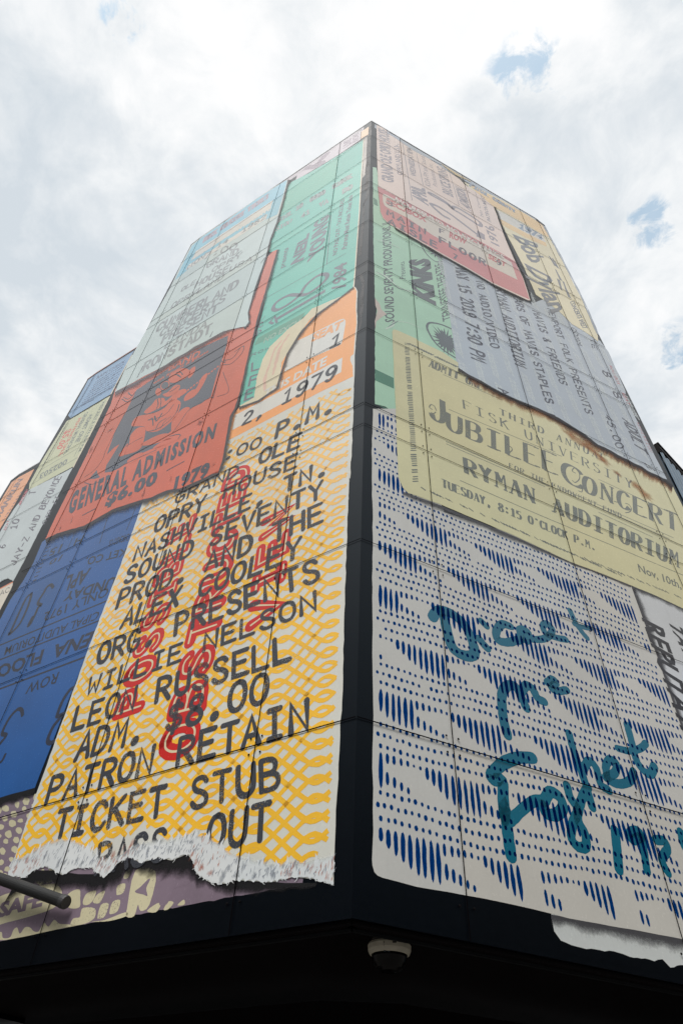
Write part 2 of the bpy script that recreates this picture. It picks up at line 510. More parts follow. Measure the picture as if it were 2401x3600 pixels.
def brush(w, s, corners, h, wt=.15, style='round', adv=.86, g=None, jit=.06, inset=.05):
    """hand-lettered line: corners = baseline start, baseline end, top of first letter (, top of last letter)"""
    f, hgt, ln = frame(w, *corners)
    sheet = g if isinstance(g, Sheet) else None
    g = sheet.new() if sheet else g or Geo()
    tot = adv * (len(s) - 1) + .6
    sx = ln / tot
    hw = wt * .5 * hgt
    for i, ch in enumerate(s):
        if sheet and (ch == ' ' or sheet.per_letter): g = sheet.new()
        if ch == ' ' or ch not in FONT: continue
        x0 = i * adv
        jy = random.uniform(-.02, .02); jx = random.uniform(-.02, .02)
        for kind, p in FONT[ch]:
            if kind == 'd':
                c = f((x0 + p[0]) / tot, p[1])
                rad = hw * 1.35 * (1.4 if style == 'round' else 1)
                g.poly(w, [c + Vector((math.cos(k * .5236), math.sin(k * .5236))) * rad for k in range(12)], h + (s_ctr() % 7) * .1)
                continue
            q = smooth(p, 4) if kind == 'c' else [Vector(x) for x in p]
            pts = [f((x0 + x.x + jx) / tot, (inset + (1 - 2 * inset) * x.y + jy) if style == 'round' else x.y) for x in q]
            if style == 'round':
                hs = hw * random.uniform(.9, 1.1)
                g.ribbon(w, pts, hs, h, 'round', jit)
            else:                                               # letters with thick stems, thin hairlines and serifs
                for k in range(len(pts) - 1) if kind == 'l' else [None]:
                    if k is not None:
                        dx, dy = q[k + 1] - q[k]
                        v = abs(dy) / max(1e-6, math.hypot(dx, dy))
                        th = hw * (.32 + .9 * v)
                        if ch in 'NAMVW' and dx * dy > 0 and abs(dx) > .1: th = hw * .4
                        if ch in 'NM' and abs(dx) < .1: th = hw * .5
                        g.ribbon(w, pts[k:k + 2], th, h, 'flat')
                    else:
                        ths = []
                        for j in range(len(q)):
                            dv = q[min(j + 1, len(q) - 1)] - q[max(j - 1, 0)]
                            ths.append(hw * (.32 + .9 * abs(dv.y) / max(1e-6, dv.length)))
                        g.ribbon(w, pts, ths, h, 'flat')
                ends = (q[0], q[-1]) if kind == 'l' else ()
                for e in ends:
                    if min(abs(e.y), abs(e.y - 1)) < .02 and ch not in 'OCGSQ':
                        y = .025 if e.y < .5 else .975
                        g.ribbon(w, [f((x0 + e.x - .13) / tot, y), f((x0 + e.x + .13) / tot, y)], hw * .36, h, 'flat')
    return g
_FT = {}
def type_mesh(s, bold, track=1.):
    if (s, bold, track) in _FT: return _FT[s, bold, track]
    c = bpy.data.curves.new("type", 'FONT')
    c.body = s; c.size = 1; c.space_character = track; c.offset = bold; c.resolution_u = 2; c.fill_mode = 'FRONT'
    o = bpy.data.objects.new("type", c); COL.objects.link(o)
    me = o.to_mesh()
    v = [(p.co.x, p.co.y) for p in me.vertices]
    fc = [tuple(p.vertices) for p in me.polygons]
    o.to_mesh_clear()
    bpy.data.objects.remove(o); bpy.data.curves.remove(c)
    _FT[s, bold, track] = (v, fc)
    return v, fc
CAP = max(y for x, y in type_mesh('H', 0.)[0])
def typeset(w, s, corners, h, bold=.0, g=None, track=1.):
    """printed line in a plain sans face, fitted to the same corners as brush()"""
    f, hgt, ln = frame(w, *corners)
    sheet = g if isinstance(g, Sheet) else None
    g = g or Geo()
    v, fc = type_mesh(s, bold, track)
    x0 = min(p[0] for p in v); x1 = max(p[0] for p in v)
    done = ''
    for word in s.split(' '):
        done += word
        if word:
            gw = sheet.new() if sheet else g
            wv, wf = type_mesh(word, bold, track)
            shift = max(p[0] for p in type_mesh(done, bold, track)[0]) - max(p[0] for p in wv)
            i = len(gw.v)
            for x, y in wv:
                gw.v.append(w.at(f((x + shift - x0) / (x1 - x0), y / CAP), h * LV)); gw.a.append(1.)
            for t in wf: gw.f.append([i + k for k in t])
        done += ' '
    return g
def lines(w, rows, h, m, parent, name='lettering', label=None, kind='brush', **kw):
    g = Sheet()
    for s, c in rows:
        (brush if kind == 'brush' else typeset)(w, s, c, h, g=g, **kw)
    return g.build(name, m, parent, label)
def rule(w, segs, hw, h, m, parent, name='ruled_line'):
    g = Geo()
    for s in segs: g.ribbon(w, U(w, s), hw, h, 'flat')
    return g.build(name, m, parent)
# ------------------------------------------------------------------ the place: ground, street
def box(g, c, ax, ay, az):
    """box from corner c along three edge vectors"""
    c, ax, ay, az = (Vector(x) for x in (c, ax, ay, az))
    q = [c, c + ax, c + ax + ay, c + ay]
    t = [p + az for p in q]
    flip = ax.cross(ay).dot(az) < 0
    for f in ([q[3], q[2], q[1], q[0]], t, [q[0], q[1], t[1], t[0]], [q[1], q[2], t[2], t[1]], [q[2], q[3], t[3], t[2]], [q[3], q[0], t[0], t[3]]):
        g.face(f[::-1] if flip else f)
def disc(g, c, n, r, k=12, depth=0.):
    n = Vector(n).normalized()
    a = n.orthogonal().normalized(); b = n.cross(a)
    ring = [Vector(c) + (a * math.cos(i * math.tau / k) + b * math.sin(i * math.tau / k)) * r for i in range(k)]
    top = [p + n * depth - (p - Vector(c)) * .25 for p in ring]
    if depth:
        for i in range(k): g.face([ring[i], ring[(i + 1) % k], top[(i + 1) % k], top[i]])
        g.face(top)
    else: g.face(ring)
Z0 = Vector((0, 0, 0))
def structure(name, g, m):
    o = g.build(name, m, None, None, Z0)
    o['kind'] = 'structure'
    return o
g = Geo(); g.face([(-700, -700, -.14), (700, -700, -.14), (700, 700, -.14), (-700, 700, -.14)])
structure('ground', g, plain('asphalt', (52, 52, 54), .9, bump=.4))
g = Geo(); box(g, (-30, -2.5, -.13), (60, 0, 0), (0, 22, 0), (0, 0, .13))
structure('pavement', g, plain('concrete_paving', (92, 90, 87), .85, bump=.4))
g = Geo(); box(g, (-30, -2.8, -.13), (60, 0, 0), (0, .297, 0), (0, 0, .134))
structure('kerb', g, plain('kerb_stone', (105, 103, 100), .8, bump=.4))

# ------------------------------------------------------------------ the building
B = bpy.data.objects.new('mural_building', None)
B.location = ORG
COL.objects.link(B)
B['label'] = 'tall corner building clad in panels painted all over with overlapping torn ticket stubs'
B['category'] = 'building'
bpy.context.view_layer.update()

charcoal = paint('charcoal_cladding', (4, 6, 11), .25, .30, grime=.03, spec=.2, tint=(.62, .82, 1.0))
def slab(w, prof, t, m, name, label=None):
    g = Geo()
    g.poly(w, prof, 0)
    bk = [w.at(q, -t) for q in prof]; ft = [w.at(q, 0) for q in prof]
    n = len(prof)
    for i in range(n): g.face([ft[i], ft[(i + 1) % n], bk[(i + 1) % n], bk[i]])
    g.face(bk[::-1])
    return g.build(name, m, B, label)
VB = 2.955
slab(WL, [(0, VB), (6.97, VB), (6.80, 23.10), (6.43, 23.24), (0, 23.20)], .2, charcoal, 'cladding', 'front cladding left of the corner')
slab(WR, [(0, VB + .002), (6.26, VB + .002), (6.13, 22.95), (5.82, 23.15), (0, 23.197)], .2, charcoal, 'cladding', 'front cladding right of the corner')
slab(W1, [(5.5, VB), (11.13, VB), (11.13, 19.82), (10.75, 19.9), (5.5, 19.9)], .9, charcoal, 'cladding', 'set-back cladding of the lower wing')
slab(W2, [(9, VB), (14.95, VB), (14.95, 17.95), (14.6, 18.08), (9, 18.08)], .9, charcoal, 'cladding', 'set-back cladding of the farthest wing')
g = Geo()
box(g, WL.at((6.7, 3.03), -.203), WL.d * .26, -WL.n * .8, (0, 0, 20.0))
g.build('return_wall', charcoal, B)
g = Geo()
box(g, WR.at((6.0, 3.03), -.203), WR.d * .24, -WR.n * 3, (0, 0, 19.8))
g.build('return_wall', charcoal, B)
capm = plain('cap_metal', (196, 198, 202), .4, .0)
def cap(w, pts, m=capm):
    g = Geo()
    for a, b in zip(pts, pts[1:]):
        A, Bq = w.at(a, -.3), w.at(b, -.3)
        box(g, A, Bq - A, w.n * .306, (0, 0, .06))
    g.build('roof_cap', m, B)
cap(WL, [(.004, 23.202), (6.43, 23.242), (6.80, 23.102)])
cap(WR, [(.004, 23.2), (5.82, 23.155), (6.13, 22.955)])
redcap = plain('cap_red', (188, 140, 136), .5)
cap(W1, [(6.2, 19.903), (10.75, 19.903), (11.13, 19.823)], redcap)
cap(W2, [(10.2, 18.083), (14.6, 18.083), (14.95, 17.953)])
# under the overhang
black = plain('black_metal', (.0045, .003, .0035), .6, spec=.1, lin_in=True)
trim = plain('trim_metal', (.008, .009, .011), .5, spec=.25, lin_in=True)
IN = (Vector((*DL, 0)) + Vector((*DR, 0))).normalized()
cv = Vector((*C0, 0))
def para(w, off):                                              # the corner moved inward so both walls step back by off
    return cv + IN * (off / math.sin(math.radians(60.5)))
for zz, off, nm in ((3.00, .18, 'soffit'),):
    g = Geo()
    c1 = para(None, off)
    A_, B_ = c1 + WL.d * 16, c1 + WR.d * 9
    q = [c1, A_, A_ + Vector((6, 10, 0)), B_ + Vector((-2, 8, 0)), B_]
    g.face([p + Vector((0, 0, zz)) for p in q])
    g.face([p + Vector((0, 0, zz + .03)) for p in q][::-1])
    g.build(nm, black, B)
for w in (WL, WR):
    g = Geo()
    o = para(w, .03)
    box(g, o + Vector((0, 0, 2.926)) + w.d * .005, w.d * (14 if w is WL else 8), -w.n * .12, (0, 0, .027))
    g.build('fascia_lip', black, B)
    g = Geo()
    o = para(w, .09)
    box(g, o + Vector((0, 0, 2.906)) + w.d * .01, w.d * (14 if w is WL else 8), -w.n * .03, (0, 0, .018))
    g.build('drip_trim', trim, B)
# recessed shop front
glass = plain('dark_glass', (.012, .014, .014), .12, spec=.5, lin_in=True)
ci = para(None, 1.75)
for w, nb_ in ((WL, 11), (WR, 6)):
    for k in range(nb_):
        x0 = .42 + k * 1.35
        f = Geo()
        p = ci + w.d * x0
        box(f, p, w.d * .07, -w.n * .12, (0, 0, 2.9))
        box(f, p + w.d * .07, w.d * 1.28, -w.n * .10, (0, 0, .35))
        box(f, p + w.d * .07 + Vector((0, 0, 2.72)), w.d * 1.28, -w.n * .10, (0, 0, .18))
        fo = f.build('window', black, B)
        gg = Geo()
        box(gg, p + w.d * .07 - w.n * .06 + Vector((0, 0, .35)), w.d * 1.28, -w.n * .012, (0, 0, 2.37))
        gg.build('pane', glass, fo)
g = Geo()
box(g, ci + WL.d * .42 + Vector((0, 0, 0)), ci + WR.d * .42 - (ci + WL.d * .42), IN * .3, (0, 0, 2.9))
g.build('corner_pier', black, B)

# panel joints and their fixings
VJ = [4.42, 6.465, 8.51, 8.98, 11.0, 13.05, 13.49, 15.5, 17.48, 17.89, 19.85, 21.72]
UL, UR = [1.035, 3.19, 5.37, 6.43], [.935, 3.08, 5.18, 5.87]
jm = plain('joint_gasket', (.004, .0035, .0045), .95, spec=.0, lin_in=True)
HJ = .0125
def joints(w, us, vs, u1, v0, v1, uo=0.):
    g = Geo()
    for u in us:
        hw = .0042
        box(g, w.at((u - hw, v0), HJ), w.d * (2 * hw), w.n * .002, (0, 0, v1 - v0))
    for k, v in enumerate(vs):
        hw = .0040 if k % 3 else .0052
        box(g, w.at((uo, v - hw), HJ + .0003), w.d * (u1 - uo), w.n * .002, (0, 0, 2 * hw))
    g.build('panel_joint', jm, B)
joints(WL, UL, VJ, 6.83, VB, 23.18)
joints(WR, UR, VJ, 6.13, VB, 23.14)
joints(W1, [10.75], [11.1, 13.2, 15.3, 17.9], 11.12, VB, 19.85, 7.5)
joints(W2, [14.58], [11.0, 13.1, 15.5, 17.0], 14.94, VB, 18.0, 10.5)
# sheets that have weathered a shade differently from their neighbours
films = [glaze('film_warm', (.978, .972, .958)), glaze('film_grey', (.962, .965, .968)), glaze('film_cool', (.975, .984, .99))]
rf = random.Random(11)
for w, us, ue in ((WL, UL, 6.43), (WR, UR, 5.87)):
    cu = [0.] + us[:4]
    cvs = [VB] + VJ + [23.1]
    for a, b in zip(cu, cu[1:]):
        for c, d in zip(cvs, cvs[1:]):
            if rf.random() > .55: continue
            g = Geo(); g.poly(w, [(a + .006, c + .006), (b - .006, c + .006), (b - .006, d - .006), (a + .006, d - .006)], 24.3)
            g.build('weathered_film', rf.choice(films), B)
rv = plain('rivet_metal', (.006, .0055, .0065), .8, spec=.05, lin_in=True)
spots = []
for w, us in ((WL, UL), (WR, UR)):
    for u in us[:4]:
        for v in [3.12] + VJ:
            for du in (-.062, .062):
                for dv in ((.05,) if v < 4 else (-.075, .075)):
                    p = w.at((u + du, v + dv), .011)
                    q = M.inverted() @ p
                    px, py = q.x / -q.z, q.y / -q.z
                    if abs(px) < .513 and abs(py) < .77: spots.append((q.length, p, w.n))
spots.sort(key=lambda t: t[0])
far = Geo()
for i, (dist, p, n) in enumerate(spots):
    if i < 100:
        g = Geo(); disc(g, Z0, n, .0105, 10, .005)
        o = g.build('rivet', rv, B, None, Z0)
        o.location = p - ORG
    else: disc(far, p, n, .0105, 8, .004)
o = far.build('rivet', rv, B); o['kind'] = 'stuff'

# ------------------------------------------------------------------ dome camera under the overhang
def lathe(prof, k=40):
    g = Geo()
    rings = [[Vector((r * math.cos(i * math.tau / k), r * math.sin(i * math.tau / k), z)) for i in range(k)] for r, z in prof]
    for a, b in zip(rings, rings[1:]):
        for i in range(k): g.face([a[i], b[i], b[(i + 1) % k], a[(i + 1) % k]])
    return g
DC = bpy.data.objects.new('dome_camera', None)
DC.location = (.527, 5.62, 3.0)
DC.scale = (.85, .85, .85)
COL.objects.link(DC)
DC['label'] = 'off-white dome security camera with dark bubble under the black overhang at the corner'
DC['category'] = 'security camera'
def dpart(name, g, m, par=DC):
    o = g.build(name, m, par, None, Z0)
    for p in o.data.polygons: p.use_smooth = True
    return o
house = plain('camera_housing', (205, 198, 180), .5)
dpart('mounting_base', lathe([(0, 0), (.150, 0), (.155, -.012), (.145, -.026), (.120, -.028)]), plain('camera_base', (80, 76, 70), .6))
dpart('housing_ring', lathe([(.140, -.026), (.176, -.034), (.186, -.050), (.183, -.085), (.170, -.112), (.155, -.118), (.150, -.105)]), house)
dpart('bubble', lathe([(.152, -.105), (.150, -.135), (.138, -.175), (.112, -.210), (.075, -.232), (.035, -.243), (0.0005, -.246)]), plain('smoked_bubble', (.003, .0025, .003), .15, spec=.2, lin_in=True))
# maker's tag and two lens windows
g = Geo()
cd = Vector((0, 0, 1.6)) - Vector(DC.location); cd.z = 0; cd.normalize()
sd_ = Vector((cd.y, -cd.x, 0)) * -1
for nm_, (x, wd, hh, zz) in zip(('maker_tag', 'maker_tag', 'vent_slot', 'seam'), ((.043, .032, .010, -.062), (.034, .004, .016, -.060), (-.045, .006, .012, -.064), (-.045, .002, .02, -.085))):
    g = Geo(); p = cd * math.sqrt(.1875 ** 2 - x * x) + sd_ * x
    box(g, p + Vector((0, 0, zz - hh / 2)) - sd_ * wd / 2, sd_ * wd, cd * .003, (0, 0, hh))
    dpart(nm_, g, plain('tag_ink', (30, 30, 32), .5))
for x in (-.038, -.006):
    g = Geo(); p = cd * .1515 + sd_ * x
    box(g, p + Vector((0, 0, -.128)) - sd_ * .009, sd_ * .018, cd * .003, (0, 0, .018))
    dpart('lens_window', g, plain('lens_glint', (70, 78, 84), .2))

# ------------------------------------------------------------------ steel pipe reaching in from the left
PP = bpy.data.objects.new('steel_pipe', None)
e1 = WL.at((2.86, 3.37), .10); e0 = WL.at((4.85, 3.98), .22)
PP.location = e1
COL.objects.link(PP)
PP['label'] = 'dark weathered steel pipe jutting across the foot of the left wall'
PP['category'] = 'pipe'
def tube(g, pts, r, k=20, capends=True):
    P = [Vector(p) for p in pts]
    rings = []
    ref = Vector((0, 0, 1))
    for i, p in enumerate(P):
        t = (P[min(i + 1, len(P) - 1)] - P[max(i - 1, 0)]).normalized()
        a = (ref - t * ref.dot(t)).normalized(); b = t.cross(a)
        rr = r[i] if hasattr(r, '__len__') else r
        rings.append([p + (a * math.cos(j * math.tau / k) + b * math.sin(j * math.tau / k)) * rr for j in range(k)])
    for a, b in zip(rings, rings[1:]):
        for j in range(k): g.face([a[j], a[(j + 1) % k], b[(j + 1) % k], b[j]])
    if capends: g.face(rings[0][::-1]); g.face(rings[-1])
pm = plain('weathered_steel', (28, 29, 30), .65, .1, bump=.5)
ax = (e0 - e1).normalized()
g = Geo(); tube(g, [Z0 + ax * .02, e0 - e1, e0 - e1 + ax * .12 - WL.n * .04, e0 - e1 + ax * .18 - WL.n * .2], .05)
o = g.build('pipe_shaft', pm, PP, None, Z0)
for p in o.data.polygons: p.use_smooth = len(p.vertices) == 4
g = Geo(); tube(g, [-ax * .012, ax * .0, ax * .045, ax * .05], [.05, .0555, .0555, .051]); 
g.build('end_cap', plain('cap_steel', (58, 58, 60), .5, .2, bump=.4), PP, None, Z0)
g = Geo(); disc(g, e0 - e1 + ax * .18 - WL.n * .21, WL.n, .13, 20, .02)
g.build('wall_flange', pm, PP, None, Z0)

# ------------------------------------------------------------------ the building next door, behind the right-hand end
NB = bpy.data.objects.new('neighbour_building', None)
n0 = Vector((5.965, 7.635, 0)); nd = Vector((6.80964871 - 5.93492741, 8.35998372 - 7.5999263, 0)).normalized()
nn = Vector((nd.y, -nd.x, 0))
NB.location = n0
COL.objects.link(NB)
NB['label'] = 'blue-grey ribbed metal building with a black roof edge behind the right end of the mural'
NB['category'] = 'building'
g = Geo()
k = 0
x = 0.
pts = []
while x < 10:
    pts += [(x, 0), (x + .05, .025), (x + .10, .025), (x + .15, 0)]; x += .2
for a, b in zip(pts, pts[1:]):
    A, Bq = nd * a[0] + nn * a[1], nd * b[0] + nn * b[1]
    g.face([A, Bq, Bq + Vector((0, 0, 11.80)), A + Vector((0, 0, 11.80))])
box(g, nd * 0 - nn * .1, nd * 10, nn * .06, (0, 0, 11.79))
g.build('ribbed_wall', paint('ribbed_blue', (112, 134, 152), .2, .4, grime=.4), NB, None, Z0)
g = Geo(); box(g, -nn * .12 + Vector((0, 0, 11.88)), nd * 10, nn * .15, (0, 0, .15))
box(g, -nn * .12 + Vector((0, 0, 12.033)), nd * 10, nn * .17, (0, 0, .03))
g.build('roof_edge', black, NB, None, Z0)
for k in range(9):
    g = Geo(); box(g, -nn * .1 + nd * (k * 1.25 - .85 if k else 0) + Vector((0, 0, 11.803)), nd * (.7 if k else .15), nn * .12, (0, 0, .074))
    g.build('eave_block', black, NB, None, Z0)
# ------------------------------------------------------------------ the mural, left of the corner
# (the torn edges with their sprayed soft shadows are themselves part of the painted mural)
ink = paint('ink_worn', (56, 59, 67), .10, .45, worn=.52, grime=0)
ink2 = paint('ink_soft', (64, 67, 76), .10, .45, worn=.35, grime=0)
inkg = paint('ink_solid', (66, 70, 80), .12, .45, grime=0)
spray = paint('sprayed_shadow_black', (16, 15, 18), .1, .55, fade=True, grime=0, spec=.3)
sprayg = paint('sprayed_shadow_grey', (70, 70, 76), .1, .5, fade=True, grime=0)

# purple security print at the foot of the wall
purple = paint('purple_print', (132, 117, 131), .16)
cream = paint('cream_print', (204, 197, 166), .12, worn=.12)
TP = patch('ticket_painting', WL, ZJ((-170, 1190), (0, 1140), (130, 1112), (210, 1095), (340, 1072), (440, 1052), (640, 1017), (830, 980), (970, 955), (1040, 940), (1190, 915), (1335, 882), (1340, 830), (1000, 800), (700, 700), (100, 480), (-170, 480)), 1, purple, B, 'purple and cream security-print ticket at the foot of the wall', .006, .05)
g = Geo()
def blobs(g, w, specs, h, wob=.16, k=12):
    for (x, y, rx, ry) in specs:
        c = w.uv((x, y)); ex = w.uv((x + rx, y)) - c; ey = w.uv((x, y + ry)) - c
        g.poly(w, [c + (ex * math.cos(i * math.tau / k) + ey * math.sin(i * math.tau / k)) * random.uniform(1 - wob, 1 + wob) for i in range(k)], h)
sp = []
for r in range(13):
    for c in range(-2, 8):
        x = c * 34 + r * -9 + random.uniform(-5, 5) + 60
        y = 2826 + r * 34 - c * 13 + random.uniform(-5, 5)
        if y < 3110: sp.append((x, y, random.uniform(7, 13), random.uniform(8, 15)))
blobs(g, WL, sp, 2)
g.build('dot_print', cream, TP)
for pts in [ZQ((-60, 730), (40, 660), (170, 630), (320, 590), (420, 575), (480, 610), (490, 690), (420, 770), (250, 830), (60, 880), (-60, 900)),
            ZQ((520, 690), (560, 640), (630, 620), (635, 690), (630, 760), (560, 770), (520, 740)), ZQ((660, 700), (690, 650), (760, 630), (740, 700), (700, 740), (660, 740)),
            ZQ((735, 720), (770, 660), (830, 630), (810, 690), (780, 730)), ZQ((640, 800), (660, 765), (750, 770), (750, 840), (700, 880), (630, 900), (560, 905), (580, 850), (630, 840)),
            ZQ((770, 840), (800, 740), (860, 735), (830, 830), (790, 850)), ZQ((865, 800), (890, 720), (950, 705), (930, 790), (880, 815)), ZQ((920, 650), (930, 590), (990, 575), (975, 645), (930, 665)),
            ZQ((975, 530), (1000, 470), (1035, 470), (1010, 530)), ZQ((1005, 760), (1070, 470), (1230, 480), (1180, 740), (1110, 790), (1090, 740), (1060, 830), (1000, 835)),
            ZQ((0, 1020), (0, 960), (20, 960), (25, 1000), (60, 1005), (90, 990), (110, 940), (140, 920), (160, 970), (200, 920), (240, 920), (270, 950), (310, 950), (350, 880), (385, 915), (430, 860), (470, 890), (540, 895), (600, 905), (500, 925), (340, 960), (180, 995)),
            ZQ((720, 875), (830, 860), (990, 800), (1000, 830), (860, 870)), ZQ((1160, 790), (1240, 730), (1270, 740), (1230, 800)), ZQ((1290, 780), (1330, 715), (1370, 725), (1330, 775)), ZQ((1400, 745), (1450, 700), (1455, 740))]:
    g = Geo(); g.poly(WL, smooth(U(WL, pts), 3, True), 2)
    g.build('security_print', cream, TP)
g = Geo(); g.poly(WL, smooth(U(WL, ZQ((1065, 640), (1110, 600), (1170, 540), (1185, 545), (1155, 610), (1165, 670), (1130, 660))), 3, True), 3)
g.build('security_print', purple, TP)
g = Geo(); g.ribbon(WL, U(WL, ZQ((1300, 690), (1350, 560), (1480, 520))), .06, 2, 'round', .1)
g.build('security_print', purple, TP)
lines(WL, [('SAFE', ZQ((-15, 840), (335, 745), (10, 730)))], 3, purple, TP, bold=.05, kind='type')
airbrush(WL, ZQ((130, 560), (260, 470), (430, 470), (620, 500), (830, 500), (960, 380), (1100, 380), (1400, 350), (1520, 340), (1570, 430), (1700, 500), (1900, 540), (2250, 570), (2500, 570)),
         ZQ((20, 760), (260, 640), (440, 640), (620, 650), (850, 690), (1010, 520), (1120, 530), (1400, 530), (1540, 600), (1660, 650), (1850, 680), (2200, 650), (2480, 610)), 4, spray, TP, dense=True)
airbrush(WL, ZG((-80, 1690), (0, 1672), (120, 1640), (250, 1604)), ZG((-80, 1790), (0, 1762), (120, 1725), (235, 1680)), 4.5, spray, TP, dense=True)

# blue ticket hanging upside down
blue = paint('ticket_blue', (30, 88, 156), .14, grime=.08)
TB = patch('ticket_painting', WL, ZP((640, 1310), (690, 1270), (900, 1190), (1496, 950)) + ZD((1025, 1160)) + ZI((205, 480)) + ZG((870, -20), (606, 670), (245, 1606), (0, 1676), (-260, 1750)) + ZP((-220, 2900), (37, 2420), (160, 2180), (350, 1900), (510, 1620)), 5, blue, B, 'blue ticket painted upside down', .004, .2)
dk = paint('ink_on_blue', (34, 42, 64), .1, grime=0)
UD = [('UNDAY', ZX((1215, 75), (690, 250), (1175, 195), (655, 335))), ('APL', ZX((950, -10), (700, 78), (880, 140), (655, 240))),
      ('ONLY 1972', ZX((1140, 185), (470, 455), (1110, 280), (455, 545))),
      ('CIPAL AUDITORIUM', ZX((1045, 430), (70, 810), (1010, 520), (48, 895))), ('ENA  FLOO', ZX((990, 640), (-20, 1010), (905, 800), (-20, 1130))),
      ('ROW', ZX((620, 1065), (300, 1185), (580, 1180), (265, 1295)))]
gb = Sheet()
for s, c in UD: typeset(WL, s, c, 6, .03 if s in ('UNDAY', 'APL', 'ENA  FLOO') else .012, g=gb)
for pts, hw in [(ZX((555, 190), (530, 165), (490, 190), (450, 260), (410, 320), (400, 360), (430, 375), (400, 400), (370, 470), (320, 570), (300, 580), (340, 500)), .030),
                (ZX((330, 255), (280, 300), (220, 420), (120, 640), (100, 670), (125, 660), (215, 560), (290, 400), (325, 290), (330, 255)), .030),
                (ZX((240, 1510), (230, 1460), (190, 1450), (120, 1520), (60, 1620), (30, 1700), (70, 1720), (20, 1790), (-30, 1850)), .028),
                (ZX((770, 1225), (720, 1260), (650, 1370), (600, 1500), (610, 1520), (660, 1500), (610, 1560), (550, 1640), (500, 1760), (520, 1800), (570, 1780)), .030), (ZX((60, 1920), (30, 1980), (-20, 2020)), .022)]:
    gb.ribbon(WL, smooth(U(WL, pts), 5), hw, 6, 'round', .05)
for a, b in [(ZX((-20, 800), (1110, 330)), .014), (ZX((-20, 950), (1030, 535)), .014), (ZX((-20, 1250), (900, 905)), .016)]: gb.ribbon(WL, U(WL, a), b, 6, 'flat')
for s, c in [('TICKET CO.', ZD((1010, 1490), (600, 1590), (995, 1540), (585, 1645))), ('CHICAGO US', ZD((900, 1420), (760, 1470), (890, 1470), (750, 1510))),
             ('15', ZP((960, 1330), (770, 1420), (900, 1460), (740, 1520))), ('10', ZP((960, 1490), (780, 1580), (900, 1590), (730, 1660))), ('H', ZP((1290, 1190), (1150, 1260), (1220, 1330), (1110, 1360)))]:
    typeset(WL, s, c, 6, .02, g=gb)
for a in (ZP((1120, 1200), (1010, 1440)), ZD((940, 1240), (875, 1400)), ZD((745, 1310), (690, 1490))): gb.ribbon(WL, U(WL, a), .008, 6, 'flat')
for k in range(9):
    gb.ribbon(WL, U(WL, ZP((705 - k * 26, 1400 + k * 62), (765 - k * 26, 1375 + k * 62))), .012, 6, 'flat', .2)
gb.build('lettering', dk, TB)

# green concert ticket
green = paint('ticket_green', (94, 192, 174), .08, grime=.06)
TG = patch('ticket_painting', WL, ZA((330, 625), (480, 550), (640, 455), (760, 380), (985, 238), (975, 400), (955, 700), (945, 900), (930, 1100), (905, 1450), (895, 1580)) + ZH((1295, 60), (1200, 115), (960, 215), (750, 390), (560, 640), (500, 800), (470, 960), (345, 1035), (400, 720), (470, 480), (520, 310), (560, 150)) + ZC((820, 930), (880, 720), (925, 560), (870, 560), (900, 420)) + ZA((205, 930), (250, 780), (300, 650)), 5, green, B, 'green upright ticket with big figure 18', .003, .1)
gink = paint('ink_on_green', (104, 112, 124), .1, worn=.2, grime=0)
gw = paint('ink_faint_green', (150, 190, 176), .1, worn=.3, grime=0)
g = Sheet()
for s, c, bd in [('NEIL', ZA((430, 1345), (488, 1095), (325, 1392), (400, 1150)), .05), ('YOUNG', ZA((610, 1270), (668, 925), (480, 1365), (545, 995)), .05),
             ('1984', ZA((822, 1590), (832, 1355), (700, 1612), (728, 1405)), .03), ('presents', ZA((262, 1410), (300, 1228), (215, 1432), (256, 1245)), .02),
             ('NO PASS OUT - TAX INCLUDED', ZA((742, 1290), (812, 775), (704, 1308), (778, 795)), .03), ('Patrons Must Retain Ticket Stub', ZA((832, 1238), (888, 742), (788, 1252), (850, 762)), .03)]:
    typeset(WL, s, c, 7, bd, g=g)
for pts, hw, sm in [(ZC((905, 1055), (880, 1045), (915, 1005), (930, 1050)), .03, 0), (ZC((915, 1030), (1262, 828)), .062, 0),
                (ZC((1085, 858), (1010, 860), (930, 905), (903, 950), (935, 960), (1010, 920), (1085, 858), (1130, 790), (1210, 725), (1268, 715), (1270, 745), (1215, 800), (1140, 850), (1085, 858)), .05, 1)]:
    q = U(WL, pts)
    g.ribbon(WL, smooth(q, 6) if sm else q, hw, 7, 'round' if sm else 'flat', .03)
for a in (ZA((692, 930), (650, 1388)), ZA((828, 1282), (62, 1712)), ZC((830, 970), (860, 940)), ZC((815, 1045), (850, 1000))): g.ribbon(WL, U(WL, a), .008, 7, 'flat')
for s, c in [('L', ZH((450, 740), (512, 722), (455, 665))), ('F', ZH((422, 865), (510, 835), (440, 780))), ('E', ZH((390, 990), (455, 965), (410, 895))), ('ROW', ZH((440, 615), (600, 545), (450, 590))), ('P', ZH((488, 440), (520, 428), (497, 395))), ('C', ZH((505, 372), (540, 358), (510, 330)))]:
    brush(WL, s, c, 7, .17, g=g)
g.build('lettering', gink, TG)
band = paint('green_band', (84, 158, 138), .08, grime=0)
patch('stripe', WL, ZH((470, 520), (500, 455), (900, 235), (870, 300), (700, 410)), 6, band, TG)
lines(WL, [('NO EXCH', ZH((545, 500), (850, 335), (560, 455)))], 7, gw, TG, kind='type', bold=.03)
faint = paint('ink_faint_pink', (150, 160, 160), .1, worn=.4, grime=0)
lines(WL, [('10  0800  8107K', ZA((370, 890), (880, 590), (372, 850))), ('41  VA   DO', ZA((420, 960), (880, 690), (425, 915))), ('SION', ZA((185, 1080), (325, 1000), (190, 1045))), ('S10L', ZA((205, 1000), (330, 925), (212, 960)))], 7, faint, TG, wt=.2)
